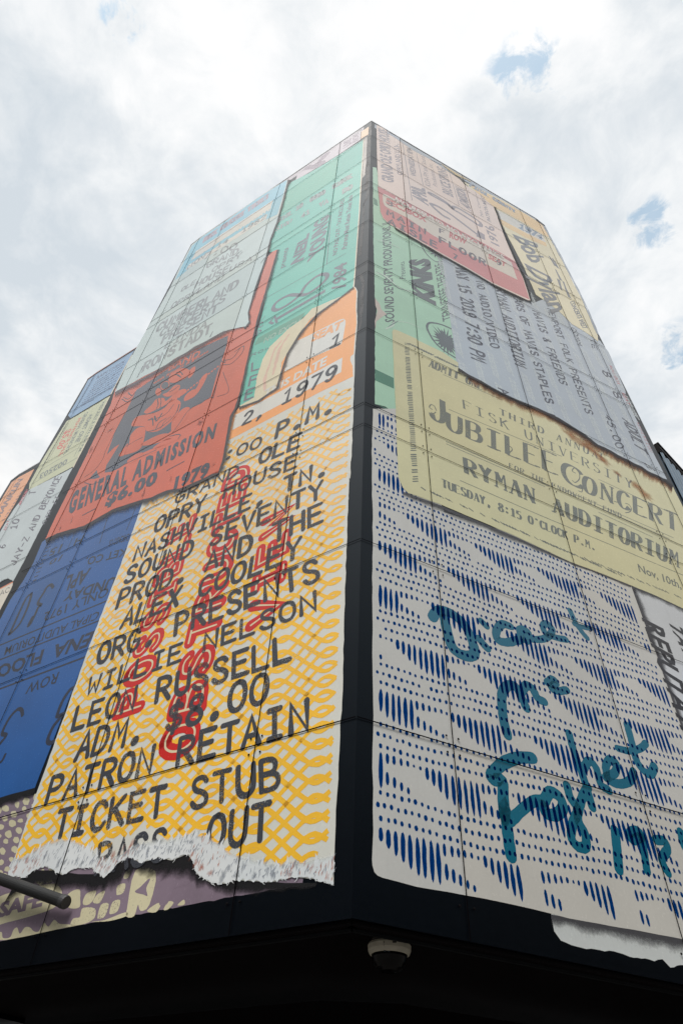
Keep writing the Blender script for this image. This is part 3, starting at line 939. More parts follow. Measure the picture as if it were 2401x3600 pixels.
patch('paper_edge', WL, ZA((985, 236), (994, 234), (984, 420), (966, 700), (955, 900), (940, 1100), (915, 1455), (903, 1595), (880, 1625), (893, 1580), (905, 1450), (930, 1100), (945, 900), (955, 700), (975, 400)), 6, paint('paper_edge', (226, 214, 190), .1), TG)
tornpaper = paint('torn_paper', (222, 212, 182), .12)
TN = patch('torn_edge', WL, ZH((1312, 10), (1290, 48), (1200, 106), (1100, 145), (960, 205), (880, 290), (750, 385), (600, 530), (540, 640), (490, 790), (470, 960), (345, 1030), (360, 1045), (500, 985), (650, 880), (690, 760), (700, 660), (745, 590), (800, 515), (850, 420), (930, 310), (1000, 250), (1100, 185), (1200, 110), (1300, 55)), 8, tornpaper, TG, None, .010, .06)
g = Geo()
for pts in (ZH((700, 480), (640, 560), (600, 680), (560, 800), (560, 900)), ZH((760, 430), (690, 540), (660, 640), (630, 760))): g.ribbon(WL, smooth(U(WL, pts), 5), .03, 8.8, 'round', .5)
g.build('torn_edge', paint('torn_pink', (222, 186, 168), .14, worn=.3), TG)

# mauve strip, peach sliver and streaks along the very top and beside the corner
mauve = paint('mauve_strip', (206, 196, 206), .1)
TM = patch('ticket_painting', WL, ZA((372, 588), (380, 560), (520, 455), (765, 285), (962, 165), (958, 240), (760, 376), (640, 450), (480, 545), (360, 615)), 3, mauve, B, 'pale mauve ticket sliver along the roof edge')
mg = paint('mauve_ink', (150, 132, 150), .1, worn=.3, grime=0)
g = Sheet()
for pts in [ZA((395, 560), (440, 520), (560, 500), (640, 440), (610, 430), (520, 470), (470, 480)), ZA((560, 460), (640, 400), (680, 350), (640, 365), (590, 410))]: g.poly(WL, smooth(U(WL, pts), 3, True), 4)
typeset(WL, 'LIVE', ZA((870, 280), (870, 225), (805, 320), (812, 255)), 4, .05, g=g); typeset(WL, 'SHOW', ZA((940, 245), (945, 170), (885, 275), (895, 200)), 4, .05, g=g)
g.build('lettering', mg, TM)
peach = paint('peach', (244, 200, 158), .1)
patch('ticket_painting', WL, ZA((968, 165), (1036, 118), (1030, 192), (962, 232)), 3, peach, B, 'peach ticket sliver at the very top of the corner', .004, .05)
patch('ticket_painting', WL, ZA((995, 226), (1022, 212), (1012, 440), (1000, 565), (978, 590)), 3, paint('bare_beige', (190, 178, 168), .3, grime=.4), B, 'weathered beige strip beside the corner', .008, .06)
g = Geo()
for pts, hw in [(ZA((1048, 110), (1042, 250), (1030, 400), (1025, 560), (1010, 700)), .045), (ZA((1030, 230), (1020, 420), (1012, 560)), .02), (ZA((1030, 700), (1010, 790), (990, 830), (985, 960), (968, 1150), (955, 1300)), .03), (ZA((960, 1480), (985, 1560), (975, 1700), (968, 1829)), .03),
                (ZH((1385, 20), (1370, 130), (1375, 300), (1350, 400)), .018)]:
    g.ribbon(WL, smooth(U(WL, pts), 6), hw, 2, 'round', .35)
g.build('dark_streak', paint('dark_streak', (30, 28, 36), .2, .5, worn=.5), B)

def roof_strip(w, u0, u1, v0, v1, m, label):
    g = Geo(); g.poly(w, rough([(u0, v0), (u1, v0 + .02), (u1, v1), (u0, v1)], .012, .2), 1)
    g.build('ticket_painting', m, B, label)
roof_strip(WL, .25, 6.40, 22.78, 23.17, paint('roof_strip_mauve', (196, 188, 196), .2, worn=.15), 'faded mauve strip along the roof edge')
roof_strip(WR, .12, 5.80, 22.70, 23.12, paint('roof_strip_blue', (176, 188, 202), .2, worn=.15), 'faded blue-grey strip along the roof edge')
# orange and yellow ticket, the big one beside the corner
paper = paint('ticket_paper', (214, 214, 206), .06, grime=.10)
bottom = ZJ((40, 850), (110, 862), (150, 830), (205, 808), (280, 850), (330, 822), (400, 815), (462, 862), (520, 800), (570, 765), (620, 795), (700, 770), (760, 785), (830, 755), (855, 790), (872, 845), (930, 882), (1000, 888), (1030, 870), (1110, 876), (1200, 880), (1280, 860), (1400, 868), (1472, 892))
PAPER = U(WL, ZH((1322, 20), (1345, 60), (1340, 200), (1345, 320), (1328, 500), (1322, 600), (1318, 800), (1305, 1200), (1283, 1650), (1265, 2100)) + ZI((1530, 250), (1500, 1100), (1480, 1845)) + ZJ((1502, 180), (1498, 300), (1478, 700), (1472, 892))) + U(WL, bottom[::-1]) + U(WL, ZG((215, 1764), (605, 670), (862, 0)) + ZI((190, 490), (300, 200)) + ZH((300, 1100), (345, 1040), (500, 985), (650, 880), (690, 760), (700, 660), (745, 590), (800, 515), (850, 420), (930, 310), (1000, 250), (1100, 185), (1200, 110), (1300, 60)))
g = Geo(); g.poly(WL, rough(PAPER, .006, .10), 9)
TY = g.build('ticket_painting', paper, B, 'big yellow-latticed ticket with orange head and red stamp')
orange = paint('ticket_orange', (248, 166, 92), .08)
patch('stripe', WL, ZH((1318, 24), (1336, 62), (1330, 200), (1335, 320), (1318, 500), (1312, 590), (1285, 615), (1283, 650), (1302, 690), (1308, 782), (1040, 908), (250, 1325), (290, 1105), (345, 1042), (500, 987), (650, 882), (692, 760), (702, 660), (747, 590), (802, 515), (852, 420), (932, 310), (1002, 250), (1102, 185), (1202, 110)), 10, orange, TY, None, .003, .1)
wbox = paint('ticket_white_box', (220, 219, 214), .05)
patch('stripe', WL, ZH((1217, 622), (1207, 745), (283, 1238), (312, 1108), (540, 990)), 11, wbox, TY)
patch('stripe', WL, ZH((780, 540), (830, 482), (960, 420), (1195, 300), (1228, 292), (1243, 305), (1243, 335), (1218, 480), (1205, 510), (1170, 528), (930, 636), (722, 747), (745, 640)), 11, wbox, TY)
lines(WL, [('SEAT', ZH((950, 490), (1208, 372), (975, 420)))], 12, paint('orange_type', (242, 172, 116), .06, grime=0), TY, kind='type', bold=.05)
lines(WL, [('THIS DATE', ZH((545, 955), (1078, 680), (560, 900), (1090, 608)))], 12, wbox, TY, kind='type', bold=.035)
airbrush(WL, ZH((1310, 20), (1200, 108), (1000, 250), (852, 415), (745, 590), (692, 755), (655, 880), (500, 985), (345, 1040)), ZH((1322, 50), (1210, 135), (1030, 280), (890, 440), (790, 600), (735, 770), (700, 890), (530, 1015), (340, 1085)), 12.4, sprayg, TY)
# lattice of crossing waves
yel = paint('lattice_yellow', (252, 192, 54), .12, grime=.04, worn=.14)
yelo = paint('lattice_amber', (250, 196, 104), .12, grime=.04, worn=.18)
LAT = U(WL, ZH((1308, 810), (1295, 1100), (1272, 1640), (1250, 2090)) + ZI((1515, 280), (1480, 1100), (1455, 1845)) + ZJ((1470, 300), (1455, 755), (1280, 815), (1000, 800), (640, 640), (420, 765), (100, 790), (60, 800)) + ZG((222, 1764), (612, 670), (868, 0)) + ZI((200, 490), (320, 190)) + ZH((258, 1340), (700, 1120)))
ga, gb = Geo(), Geo()
h0, lam, amp = .140, 1.12, .172
k = 0
v = 3.0
while v < 11.5:
    for ph in (0, math.pi):
        run = []
        u = .1
        while u < 4.9:
            q = Vector((u, v + amp * math.asin(.9 * math.sin(math.tau * (u - .05) / lam + ph + .15 * math.sin(v * 1.3))) / 1.12 + .02 * math.sin(3.1 * v + u * 2)))
            if inside(q, LAT): run.append(q)
            else:
                if len(run) > 2: (ga if v < 6.9 else gb).ribbon(WL, run, .0215, 10 + (.4 if ph else 0), 'flat', .14)
                run = []
            u += .04
        if len(run) > 2: (ga if v < 6.9 else gb).ribbon(WL, run, .0215, 10 + (.4 if ph else 0), 'flat', .14)
    h0 = .132 + .0135 * (v - 3); amp = 1.24 * h0
    v += h0
ga.build('lattice', yel, TY); gb.build('lattice', yelo, TY)
# red rubber stamp reading upward
red = paint('stamp_red', (204, 24, 14), .12, grime=0)
STAMP = [('POSSIBLE', ZI((205, 1805), (545, 570), (0, 1875), (358, 690))), ('OBSTRUCTED', ZI((548, 2080), (892, 245), (288, 2138), (722, 328))), ('VIEW', ZI((1095, 1215), (1176, 492), (862, 1300), (948, 640)))]
g, gi = Sheet(True), Sheet(True)
for s, c in STAMP:
    brush(WL, s, c, 12, .31, 'round', .98, g, .04, .14)
    brush(WL, s, c, 13, .05, 'round', .98, gi, .04, .13)
g.build('stamp', red, TY); gi.build('stamp_inline', paint('stamp_inline', (222, 205, 170), .06), TY)
TXT = [('P.M.', ZH((655, 1312), (1140, 1082), (688, 1160))), (':00', ZH((205, 1512), (512, 1390), (238, 1405))), ('OLE', ZH((505, 1535), (845, 1392), (540, 1395))),
       ('GRAND', ZI((395, 508), (800, 325), (420, 425))), ('OPRY', ZI((262, 697), (578, 552), (296, 582))), ('HOUSE', ZH((207, 1825), (825, 1560), (237, 1690))),
       ('NASHVILLE, TN.', ZI((128, 882), (1385, 312), (162, 770))), ('SOUND SEVENTY', ZI((70, 1030), (1350, 470), (108, 905))), ('PROD. AND THE', ZI((20, 1192), (1355, 628), (60, 1052))),
       ('ALEX COOLEY', ZI((45, 1320), (1200, 858), (92, 1175))), ('ORG. PRESENTS', ZI((-107, 1555), (1335, 1008), (-74, 1400))), ('WILLIE NELSON', ZI((-173, 1752), (1318, 1200), (-140, 1620))),
       ('LEON RUSSELL', ZI((-267, 1982), (1150, 1522), (-225, 1808))), ('ADM. $8.00', ZJ((330, 357), (1175, 97), (372, 215))), ('PATRON RETAIN', ZJ((205, 543), (1362, 217), (243, 405))),
       ('TICKET STUB', ZJ((238, 702), (1232, 480), (270, 560))), ('OUT', ZJ((912, 762), (1185, 700), (932, 580))), ('PASS', ZJ((425, 860), (730, 790), (448, 705)))]
lines(WL, TXT, 14, ink, TY, wt=.162, inset=.085)
lines(WL, [('1', ZH((1095, 555), (1195, 510), (1130, 440))), ('2,', ZH((370, 1200), (545, 1120), (400, 1090))), ('1979', ZH((700, 1028), (1150, 800), (735, 900)))], 14, ink2, TY, wt=.15)
# torn white fibre along the bottom
fib = paint('torn_fibre', (216, 220, 222), .08, .6, grime=0)
top = ZJ((52, 800), (130, 770), (210, 720), (300, 700), (370, 730), (450, 792), (530, 776), (600, 732), (690, 706), (770, 706), (830, 680), (900, 690), (960, 720), (1010, 760), (1100, 790), (1190, 812), (1280, 820), (1380, 800), (1475, 770))
g = Geo(); g.poly(WL, rough(U(WL, bottom + top[::-1]), .013, .022), 15)
TF = g.build('torn_edge', fib, TY)
airbrush(WL, [(x, y + 6) for x, y in top], [(x + 3, y - 20) for x, y in top], 15.1, paint('fibre_haze', (216, 220, 220), .05, .5, fade=True, grime=0), TY)
g = Geo()
bt, tp = U(WL, bottom), U(WL, top)
def along(P, t):
    x = t * (len(P) - 1); i = min(len(P) - 2, int(x)); return P[i].lerp(P[i + 1], x - i)
gg, gr, gw_ = Geo(), Geo(), Geo()
for k in range(420):
    t = random.random()
    q = along(bt, t).lerp(along(tp, t), random.uniform(.08, .98))
    ln = random.uniform(.015, .06)
    tgt = gr if (random.random() < .5 and math.sin(t * 21 + .6) > .25) else gg
    tgt.ribbon(WL, [q, q + Vector((random.uniform(-.008, .004), ln * .5)), q + Vector((random.uniform(-.022, .0), ln))], [.001, random.uniform(.002, .006), .001], 16, 'flat')
for k in range(70):
    t = random.random(); q = along(bt, t)
    ln = random.uniform(.006, .034) * random.random() ** .5
    sx = random.uniform(-.035, .03)
    gw_.ribbon(WL, smooth([q + Vector((0, .015)), q + Vector((sx * .25, -ln * .45)), q + Vector((sx, -ln))], 3), [.006, .005, .004, .003, .002, .0015, .001], 16, 'flat')
for k in range(45):
    t = random.random(); q = along(tp, t)
    ln = random.uniform(.02, .09)
    gw_.ribbon(WL, [q + Vector((0, -.03)), q + Vector((random.uniform(-.02, .01), ln * .5)), q + Vector((random.uniform(-.03, .02), ln))], [.02, .012, .001], 16, 'flat')
spots_g, spots_r = [], []
for k in range(34):
    t = (k + random.random()) / 34
    i = min(len(bottom) - 2, int(t * (len(bottom) - 1))); fr = t * (len(bottom) - 1) - i
    bx = bottom[i][0] + (bottom[i + 1][0] - bottom[i][0]) * fr; by = bottom[i][1] + (bottom[i + 1][1] - bottom[i][1]) * fr
    (spots_r if (math.sin(t * 21 + .6) > .35) else spots_g).append((bx, by - random.uniform(16, 56), random.uniform(.02, .045), random.uniform(.035, .09), random.uniform(.1, .5), random.uniform(.35, .75)))
smudge(WL, spots_g, 15.2, paint('rubbed_grey', (128, 136, 148), .2, fade=True, grime=0), TF); smudge(WL, spots_r, 15.3, paint('rubbed_red', (196, 130, 114), .2, fade=True, grime=0), TF)
for gx, mx in ((gg, paint('fibre_grey', (148, 154, 164), .2, .6, grime=0)), (gr, paint('fibre_red', (190, 142, 130), .2, .6, grime=0)), (gw_, fib)):
    gx.build('torn_fringe', mx, TF)['kind'] = 'stuff'

# coral ticket with the picture of a guitarist
coral = paint('ticket_coral', (210, 98, 68), .12, grime=.12)
cb = ZT((1480, 1425), (1400, 1465), (1320, 1510), (1200, 1560), (1130, 1592), (1050, 1625), (970, 1632), (900, 1648), (800, 1690), (740, 1722), (600, 1758), (500, 1790), (430, 1815), (300, 1858)) + ZD((580, 1372), (470, 1402), (400, 1422), (318, 1462))
CORAL = U(WL, ZC((900, 560), (932, 545), (880, 730), (800, 1000), (740, 1240), (680, 1510), (640, 1640)) + ZH((262, 1130), (200, 1500), (165, 1600)) + cb + ZT((-330, 1960), (0, 1300), (290, 690), (335, 530), (520, 410), (780, 250), (1000, 110), (1210, -20)) + ZC((600, 1030), (710, 1000), (800, 800), (860, 600)))
g = Geo(); g.poly(WL, rough(CORAL, .006, .10), 17)
TC = g.build('ticket_painting', coral, B, 'coral ticket with a guitarist drawn in slate grey')
airbrush(WL, cb, [(x + 6, y + 34) for x, y in cb], 16.6, sprayg, TC)
airbrush(WL, ZC((932, 545), (880, 730), (800, 1000), (740, 1240), (680, 1510), (640, 1640)) + ZH((262, 1130), (200, 1500), (165, 1600)), ZC((965, 545), (912, 740), (830, 1010), (770, 1245), (712, 1515), (675, 1645)) + ZH((330, 1140), (262, 1500), (230, 1590)), 16.6, sprayg, TC)
slate = paint('slate_print', (84, 88, 103), .12, grime=.05)
g = Geo()
for pts in [ZT((570, 540), (660, 480), (760, 410), (900, 320), (1000, 250), (1130, 160), (1250, 90), (1400, 20), (1580, -60), (1560, 60), (1500, 240), (1440, 420), (1390, 610), (1280, 690), (1170, 740), (1120, 830), (1060, 900), (1000, 960), (930, 1010), (860, 1100), (760, 1180), (600, 1250), (480, 1330), (385, 1400), (300, 1440), (220, 1450), (240, 1370), (385, 1135), (330, 1170), (245, 1250), (330, 1010), (450, 790)),
            ZT((50, 1520), (135, 1420), (140, 1460), (170, 1500), (110, 1520))]: g.poly(WL, U(WL, pts), 18)
g.build('picture_ground', slate, TC)
g = Geo()
for pts in [ZT((925, 410), (960, 350), (1040, 310), (1110, 300), (1165, 335), (1150, 375), (1090, 420), (990, 460), (930, 450)), ZT((1150, 360), (1165, 310), (1215, 280), (1215, 325), (1180, 385), (1140, 410)),
            ZT((860, 590), (920, 560), (990, 490), (1050, 490), (1030, 550), (960, 600), (900, 615)), ZT((780, 560), (800, 520), (835, 530), (845, 570), (812, 602), (785, 590)),
            ZT((655, 780), (740, 700), (790, 640), (870, 628), (900, 660), (1010, 560), (1100, 528), (1125, 560), (1060, 605), (900, 700), (760, 770), (690, 800)),
            ZT((1095, 660), (1110, 600), (1180, 540), (1230, 520), (1290, 400), (1355, 355), (1310, 470), (1230, 590), (1150, 645)),
            ZT((515, 935), (540, 870), (600, 825), (760, 795), (880, 735), (960, 650), (1045, 660), (1055, 720), (1005, 835), (900, 935), (800, 995), (690, 1000), (660, 945), (580, 940)),
            ZT((440, 1245), (490, 1130), (505, 1040), (580, 960), (660, 950), (670, 1000), (640, 1140), (590, 1205), (500, 1240)), ZT((375, 1265), (440, 1170), (480, 1130), (450, 1230), (430, 1262)),
            ZT((620, 1140), (800, 1040), (930, 1020), (970, 1065), (850, 1110), (700, 1150)), ZT((760, 1170), (900, 1080), (975, 1070), (1060, 1030), (1040, 1080), (900, 1140), (790, 1185)),
            ZT((960, 890), (1000, 830), (1090, 740), (1160, 740), (1120, 850), (1040, 950), (960, 1000)), ZT((470, 1320), (560, 1250), (640, 1230), (600, 1290), (500, 1350)), ZT((650, 1250), (780, 1180), (900, 1140), (820, 1210), (700, 1250))]:
    g.poly(WL, smooth(U(WL, pts), 4, True), 19)
c0 = ZT((885, 490))[0]
ringp = [(c0[0] + 15 * math.cos(a * .3927), c0[1] - 4 * math.cos(a * .3927) + 14 * math.sin(a * .3927)) for a in range(17)]
g.ribbon(WL, U(WL, ringp), .012, 19, 'flat')
nk = U(WL, ZT((1000, 650), (1490, 265)))
for k in range(15):
    a, b = nk[0].lerp(nk[1], k / 15), nk[0].lerp(nk[1], (k + .62) / 15)
    g.ribbon(WL, [a, b], .035, 19, 'flat')
g.build('guitarist', coral, TC)
g = Sheet()
for pts, hw in [(ZT((700, 870), (800, 850), (900, 800), (980, 700)), .012), (ZT((640, 810), (760, 790), (880, 720), (960, 640)), .012), (ZT((690, 1000), (800, 970), (920, 890), (1010, 790), (1040, 700)), .012), (ZT((780, 980), (820, 900), (900, 850)), .012), (ZT((840, 960), (880, 890), (950, 830)), .010),
                (ZT((800, 640), (810, 700), (790, 750)), .012), (ZT((840, 630), (840, 690), (830, 740)), .010), (ZT((950, 390), (1010, 370), (1060, 400)), .014), (ZT((1010, 350), (1050, 340), (1080, 370)), .012), (ZT((940, 560), (990, 530), (1030, 500)), .014), (ZT((720, 870), (745, 850), (755, 930)), .014), (ZT((770, 830), (790, 880), (820, 850), (850, 800)), .018),
                (ZT((460, 1160), (560, 1100), (640, 1060)), .008), (ZT((0, 1500), (110, 1420), (200, 1300), (245, 1180), (440, 800)), .006), (ZT((970, 1010), (1050, 900), (1160, 750), (1390, 620), (1420, 610), (1500, 260)), .008), (ZT((940, 1050), (1020, 1030), (1055, 1040), (1030, 1075)), .010), (ZT((300, 1430), (500, 1330), (790, 1200)), .007), (ZT((0, 1560), (70, 1580), (140, 1560), (210, 1525)), .008),
                (ZT((1500, 215), (1545, 240), (1540, 200)), .008), (ZT((410, 640), (470, 670), (540, 620)), .010), (ZT((430, 620), (480, 640), (530, 600)), .010), (ZT((480, 570), (520, 600), (560, 560)), .014), (ZC((560, 1340), (620, 1330), (690, 1260), (700, 1210), (640, 1250)), .008), (ZC((575, 1310), (630, 1290), (680, 1220)), .008), (ZC((520, 1560), (600, 1520), (560, 1390)), .006)]:
    g.ribbon(WL, smooth(U(WL, pts), 4), hw, 20, 'round', .2)
for s, c, bd in [('GENERAL ADMISSION', ZD((470, 1290), (1478, 762), (502, 1150), (1500, 668)), .05), ('$6.00', ZT((218, 1828), (790, 1562), (262, 1695), (815, 1430)), .05), ('1979', ZT((980, 1628), (1362, 1482), (1005, 1510), (1390, 1335)), .06)]:
    typeset(WL, s, c, 20, bd, g=g, track=1.32 if s[0] == 'G' else 1.1)
for a in (ZT((900, 1432), (1100, 1325)), ZD((572, 1300), (665, 1252))): g.ribbon(WL, U(WL, a), .012, 20, 'flat')
g.build('lettering', paint('slate_ink', (62, 66, 80), .1, grime=0, worn=.1), TC)
lines(WL, [('BAND', ZT((918, 332), (1262, 172), (945, 265), (1285, 90))), ('with friends & guests', ZT((752, 482), (1362, 120), (760, 450), (1368, 95))), ('THE', ZT((590, 530), (780, 400), (600, 500), (785, 375)))], 20, coral, TC, kind='type', bold=.025)
airbrush(WL, ZT((335, 560), (520, 470), (780, 330), (1000, 195), (1210, 65)) + ZC((600, 1088), (720, 1062)), ZT((325, 680), (545, 560), (800, 410), (1020, 280), (1230, 140)) + ZC((620, 1130), (745, 1085)), 20.6, paint('sprayed_umber', (72, 52, 62), .1, fade=True, grime=0), TC)

smudge(WL, ZT((1290, 880))[:1] and [(x, y, rx, ry, t, s_) for (x, y), rx, ry, t, s_ in zip(ZT((1270, 900), (280, 985), (70, 1200), (660, 1650), (640, 1700), (950, 1520), (1060, 1650), (1420, 1370), (500, 1730)) + ZD((420, 1390), (500, 1330)), (.10, .14, .08, .03, .05, .05, .1, .07, .05, .03, .025), (.16, .10, .2, .16, .10, .16, .04, .08, .08, .12, .18), (-.5, .4, -.3, -.25, -.3, -.3, 0, -.6, -.2, -.3, -.3), (.6, .5, .5, .6, .5, .35, .4, .35, .3, .6, .5))], 20.8, paint('rubbed_umber', (96, 46, 42), .2, fade=True, grime=0), TC)

# pale blue-grey ticket with grey typing
pale = paint('ticket_pale', (196, 213, 213), .07, grime=.14)
PALE = U(WL, ZU((262, 912), (392, 806), (700, 600), (1060, 340), (1362, 152), (1440, 112), (1385, 330), (1300, 640), (1220, 850), (1170, 1060), (1040, 1430), (950, 1742)) + ZC((738, 1045), (715, 1075), (630, 1092), (560, 1110), (440, 1178)) + ZT((1210, 62), (1120, 125), (1000, 190), (890, 265), (780, 325), (640, 395), (520, 465), (410, 520), (335, 562)) + ZD((795, 452), (880, 260), (1020, 10)) + ZU((0, 1440), (120, 1180)))
g = Geo(); g.poly(WL, rough(PALE, .004, .12), 21)
TL = g.build('ticket_painting', pale, B, 'pale blue-grey typed ticket with sky-blue head')
airbrush(WL, ZU((1440, 112), (1385, 330), (1300, 640), (1220, 850), (1170, 1060), (1040, 1430), (950, 1742)) + ZC((738, 1045), (700, 1085)), ZU((1500, 112), (1430, 340), (1345, 650), (1268, 855), (1215, 1070), (1092, 1440), (1000, 1742)) + ZC((762, 1070), (720, 1110)), 20.8, sprayg, TL)
def strip(name, w, u0, u1, v0, v1, h, m, parent, sl=0.):
    g = Geo(); g.poly(w, rough([(u0, v0), (u1, v0 + sl), (u1, v1 + sl), (u0, v1)], .018, .12), h)
    return g.build(name, m, parent)
skyb = paint('ticket_sky_blue', (128, 196, 220), .14, grime=.1)
g = Geo(); g.poly(WL, U(WL, ZU((268, 925), (392, 815), (700, 608), (1060, 348), (1350, 165), (1428, 118), (1380, 310), (1310, 540), (1180, 600), (700, 880), (380, 1080), (60, 1345), (140, 1180))), 22)
g.build('stripe', skyb, TL)
for u0, u1, v0, v1, sl in [(3.27, 6.25, 21.12, 21.80, .12), (3.32, 6.3, 20.36, 20.72, .22)]: strip('stripe', WL, u0, u1, v0, v1, 22.6, paint('stripe_white', (224, 220, 212), .08, worn=.12), TL, sl)
lines(WL, [('THIS DATE', ZU((800, 755), (1230, 480), (810, 720)))], 23.2, paint('stripe_white', (224, 220, 212)), TL, kind='type', bold=.03)
lines(WL, [('SUNDAY', ZU((250, 1110), (520, 930), (260, 1080)))], 23.2, paint('stripe_white', (224, 220, 212)), TL, kind='type', bold=.03)
pk = paint('faded_pink', (178, 160, 176), .1, worn=.45, grime=0)
lines(WL, [('ROCK CONCERT TICKET', ZU((410, 880), (1200, 340), (425, 820)))], 23, pk, TL, wt=.2)
pink_ink = paint('ink_greyed', (152, 158, 162), .12, worn=.22, grime=0)
lines(WL, [('NOV', ZU((210, 1215), (430, 1060), (222, 1165))), ('14  1982', ZU((570, 960), (1165, 590), (590, 900))), ('7:00', ZC((425, 615), (650, 540), (440, 570))), ('GRAND', ZU((440, 1200), (820, 1020), (465, 1125))), ('OPRY', ZU((505, 1255), (860, 1065), (530, 1190))), ('HOUSE', ZU((300, 1440), (700, 1240), (335, 1355))), ('USA', ZU((720, 1248), (990, 1110), (745, 1180))),
           ('OLE', ZU((130, 1492), (290, 1395), (160, 1430))), ('OPRYLAND', ZU((5, 1700), (640, 1330), (40, 1625))), ('CUMBERLAND', ZC((97, 1118), (652, 808), (125, 1055))), ('CONCERTS', ZC((120, 1150), (565, 905), (145, 1095))),
           ('PRESENT', ZC((135, 1195), (512, 975), (158, 1135))), ('LINDA', ZC((155, 1232), (440, 1080), (180, 1180))), ('RONSTADT', ZC((5, 1390), (470, 1120), (30, 1320)))], 23, pink_ink, TL, wt=.17)
g = Geo()
for pts, hw in [(ZC((490, 605), (600, 540), (700, 475), (835, 385)), .010), (ZC((640, 600), (660, 575), (690, 550)), .04), (ZC((640, 515), (680, 490)), .03), (ZC((470, 1150), (490, 1110)), .05), (ZD((950, 350), (990, 270)), .04), (ZC((105, 1110), (125, 1085)), .05), (ZC((820, 640), (850, 600)), .06), (ZC((130, 990), (170, 960)), .03)]:
    g.ribbon(WL, smooth(U(WL, pts), 4), [hw * (.3 + math.sin(math.pi * k / max(1, len(smooth(U(WL, pts), 4)) - 1))) for k in range(len(smooth(U(WL, pts), 4)))], 23.6, 'flat', .5)
g.build('crease', paint('crease_grey', (118, 126, 130), .2, worn=.5, grime=0), TL)

# ------------------------------------------------------------------ the mural, right of the corner
kgreen = paint('ticket_mint', (172, 216, 188), .08, grime=.12)
TK = patch('ticket_painting', WR, ZS((235, 400), (262, 405), (300, 560), (420, 800)) + ZB((640, 1040), (690, 1480)) + ZE((500, 760), (300, 640), (200, 1000)) + ZS((405, 2250), (330, 2200), (252, 2180), (252, 1620), (262, 1500), (268, 1440), (250, 1380), (248, 1200), (240, 950), (238, 600)), 1, kgreen, B, 'mint green ticket with a spiky sunburst emblem', .005, .08)
dg = paint('deep_green', (68, 132, 106), .1)
patch('stripe', WR, ZS((252, 1918), (392, 1985), (394, 2065), (252, 2002)), 2, dg, TK)
patch('stripe', WR, ZS((252, 2180), (405, 2235), (405, 2250), (330, 2215)), 2, dg, TK)
patch('stripe', WR, ZS((240, 628), (268, 648), (275, 695), (244, 680)), 2, dg, TK)
g = Sheet()
for s, c, bd in [('SOUND SEVENTY PRODUCTIONS, II', ZS((398, 1572), (366, 808), (330, 1565), (308, 825)), .02), ('Presents', ZS((482, 1240), (472, 1108), (436, 1240), (436, 1120)), .0),
             ('KINKS', ZB((578, 1405), (532, 1062), (432, 1330), (402, 1070)), .07), ('TENNESSEE THEATRE', ZE((463, 505), (412, 232), (418, 520), (378, 248)), .012)]:
    typeset(WR, s, c, 2, bd, g=g)
g.ribbon(WR, smooth(U(WR, ZE((490, 700), (420, 655), (375, 612), (345, 560), (343, 535), (358, 524), (400, 530), (440, 545), (470, 560))), 6), .022, 2, 'round', .1)
g.ribbon(WR, smooth(U(WR, ZB((470, 950), (530, 1040), (590, 1080), (640, 1080))), 6), .018, 2, 'round', .1) if False else None
sb = []
cc = WR.uv(ZE((432, 612))[0])
for k in range(44):
    an = math.tau * k / 44
    rr = (.36 if k % 2 else .21) * (1 + .18 * math.sin(k * 2.3))
    sb.append(cc + Vector((math.cos(an) * rr * .80, math.sin(an) * rr * 1.25)))
g.poly(WR, sb, 2)
sb = []
cc = WR.uv(ZB((590, 1020))[0])
for k in range(32):
    an = math.tau * k / 32
    rr = (.30 if k % 2 else .15)
    sb.append(cc + Vector((math.cos(an) * rr, math.sin(an) * rr * 1.1)))
g.poly(WR, sb, 2)
g.ribbon(WR, smooth(U(WR, ZB((468, 940), (520, 1030), (585, 1085), (640, 1085))), 6), .018, 2, 'round', .1)
g.build('lettering', paint('ink_on_mint', (88, 98, 104), .1, grime=0, worn=.08), TK)
g, gd = Sheet(), Sheet()
for pts, hw, t in [(ZS((255, 945), (330, 960), (400, 990), (480, 1030)), .012, 0), (ZS((250, 1190), (330, 1220), (420, 1300), (530, 1340)), .025, 0), (ZS((262, 1185), (340, 1235), (430, 1310), (520, 1330)), .014, 1), (ZS((330, 1620), (380, 1590), (400, 1560)), .02, 0), (ZS((400, 1560), (500, 1570), (640, 1630)), .008, 0), (ZS((345, 1605), (385, 1580), (430, 1555)), .008, 1), (ZS((270, 960), (330, 975), (420, 1005)), .007, 1)]:
    q = smooth(U(WR, pts), 4)
    (gd if t else g).ribbon(WR, q, [hw * (.25 + math.sin(math.pi * k / (len(q) - 1))) for k in range(len(q))], 2.9, 'flat', .2)
g.build('crease', paint('crease_light', (206, 226, 212), .1, grime=0), TK); gd.build('crease', paint('crease_dark', (112, 140, 132), .1, grime=0), TK)
patch('paper_curl', WR, ZS((252, 1385), (285, 1425), (300, 1470), (340, 1505), (300, 1530), (262, 1560), (255, 1620), (250, 1560), (270, 1480), (255, 1440)), 2.4, paint('curl_beige', (206, 192, 182), .14), TK)

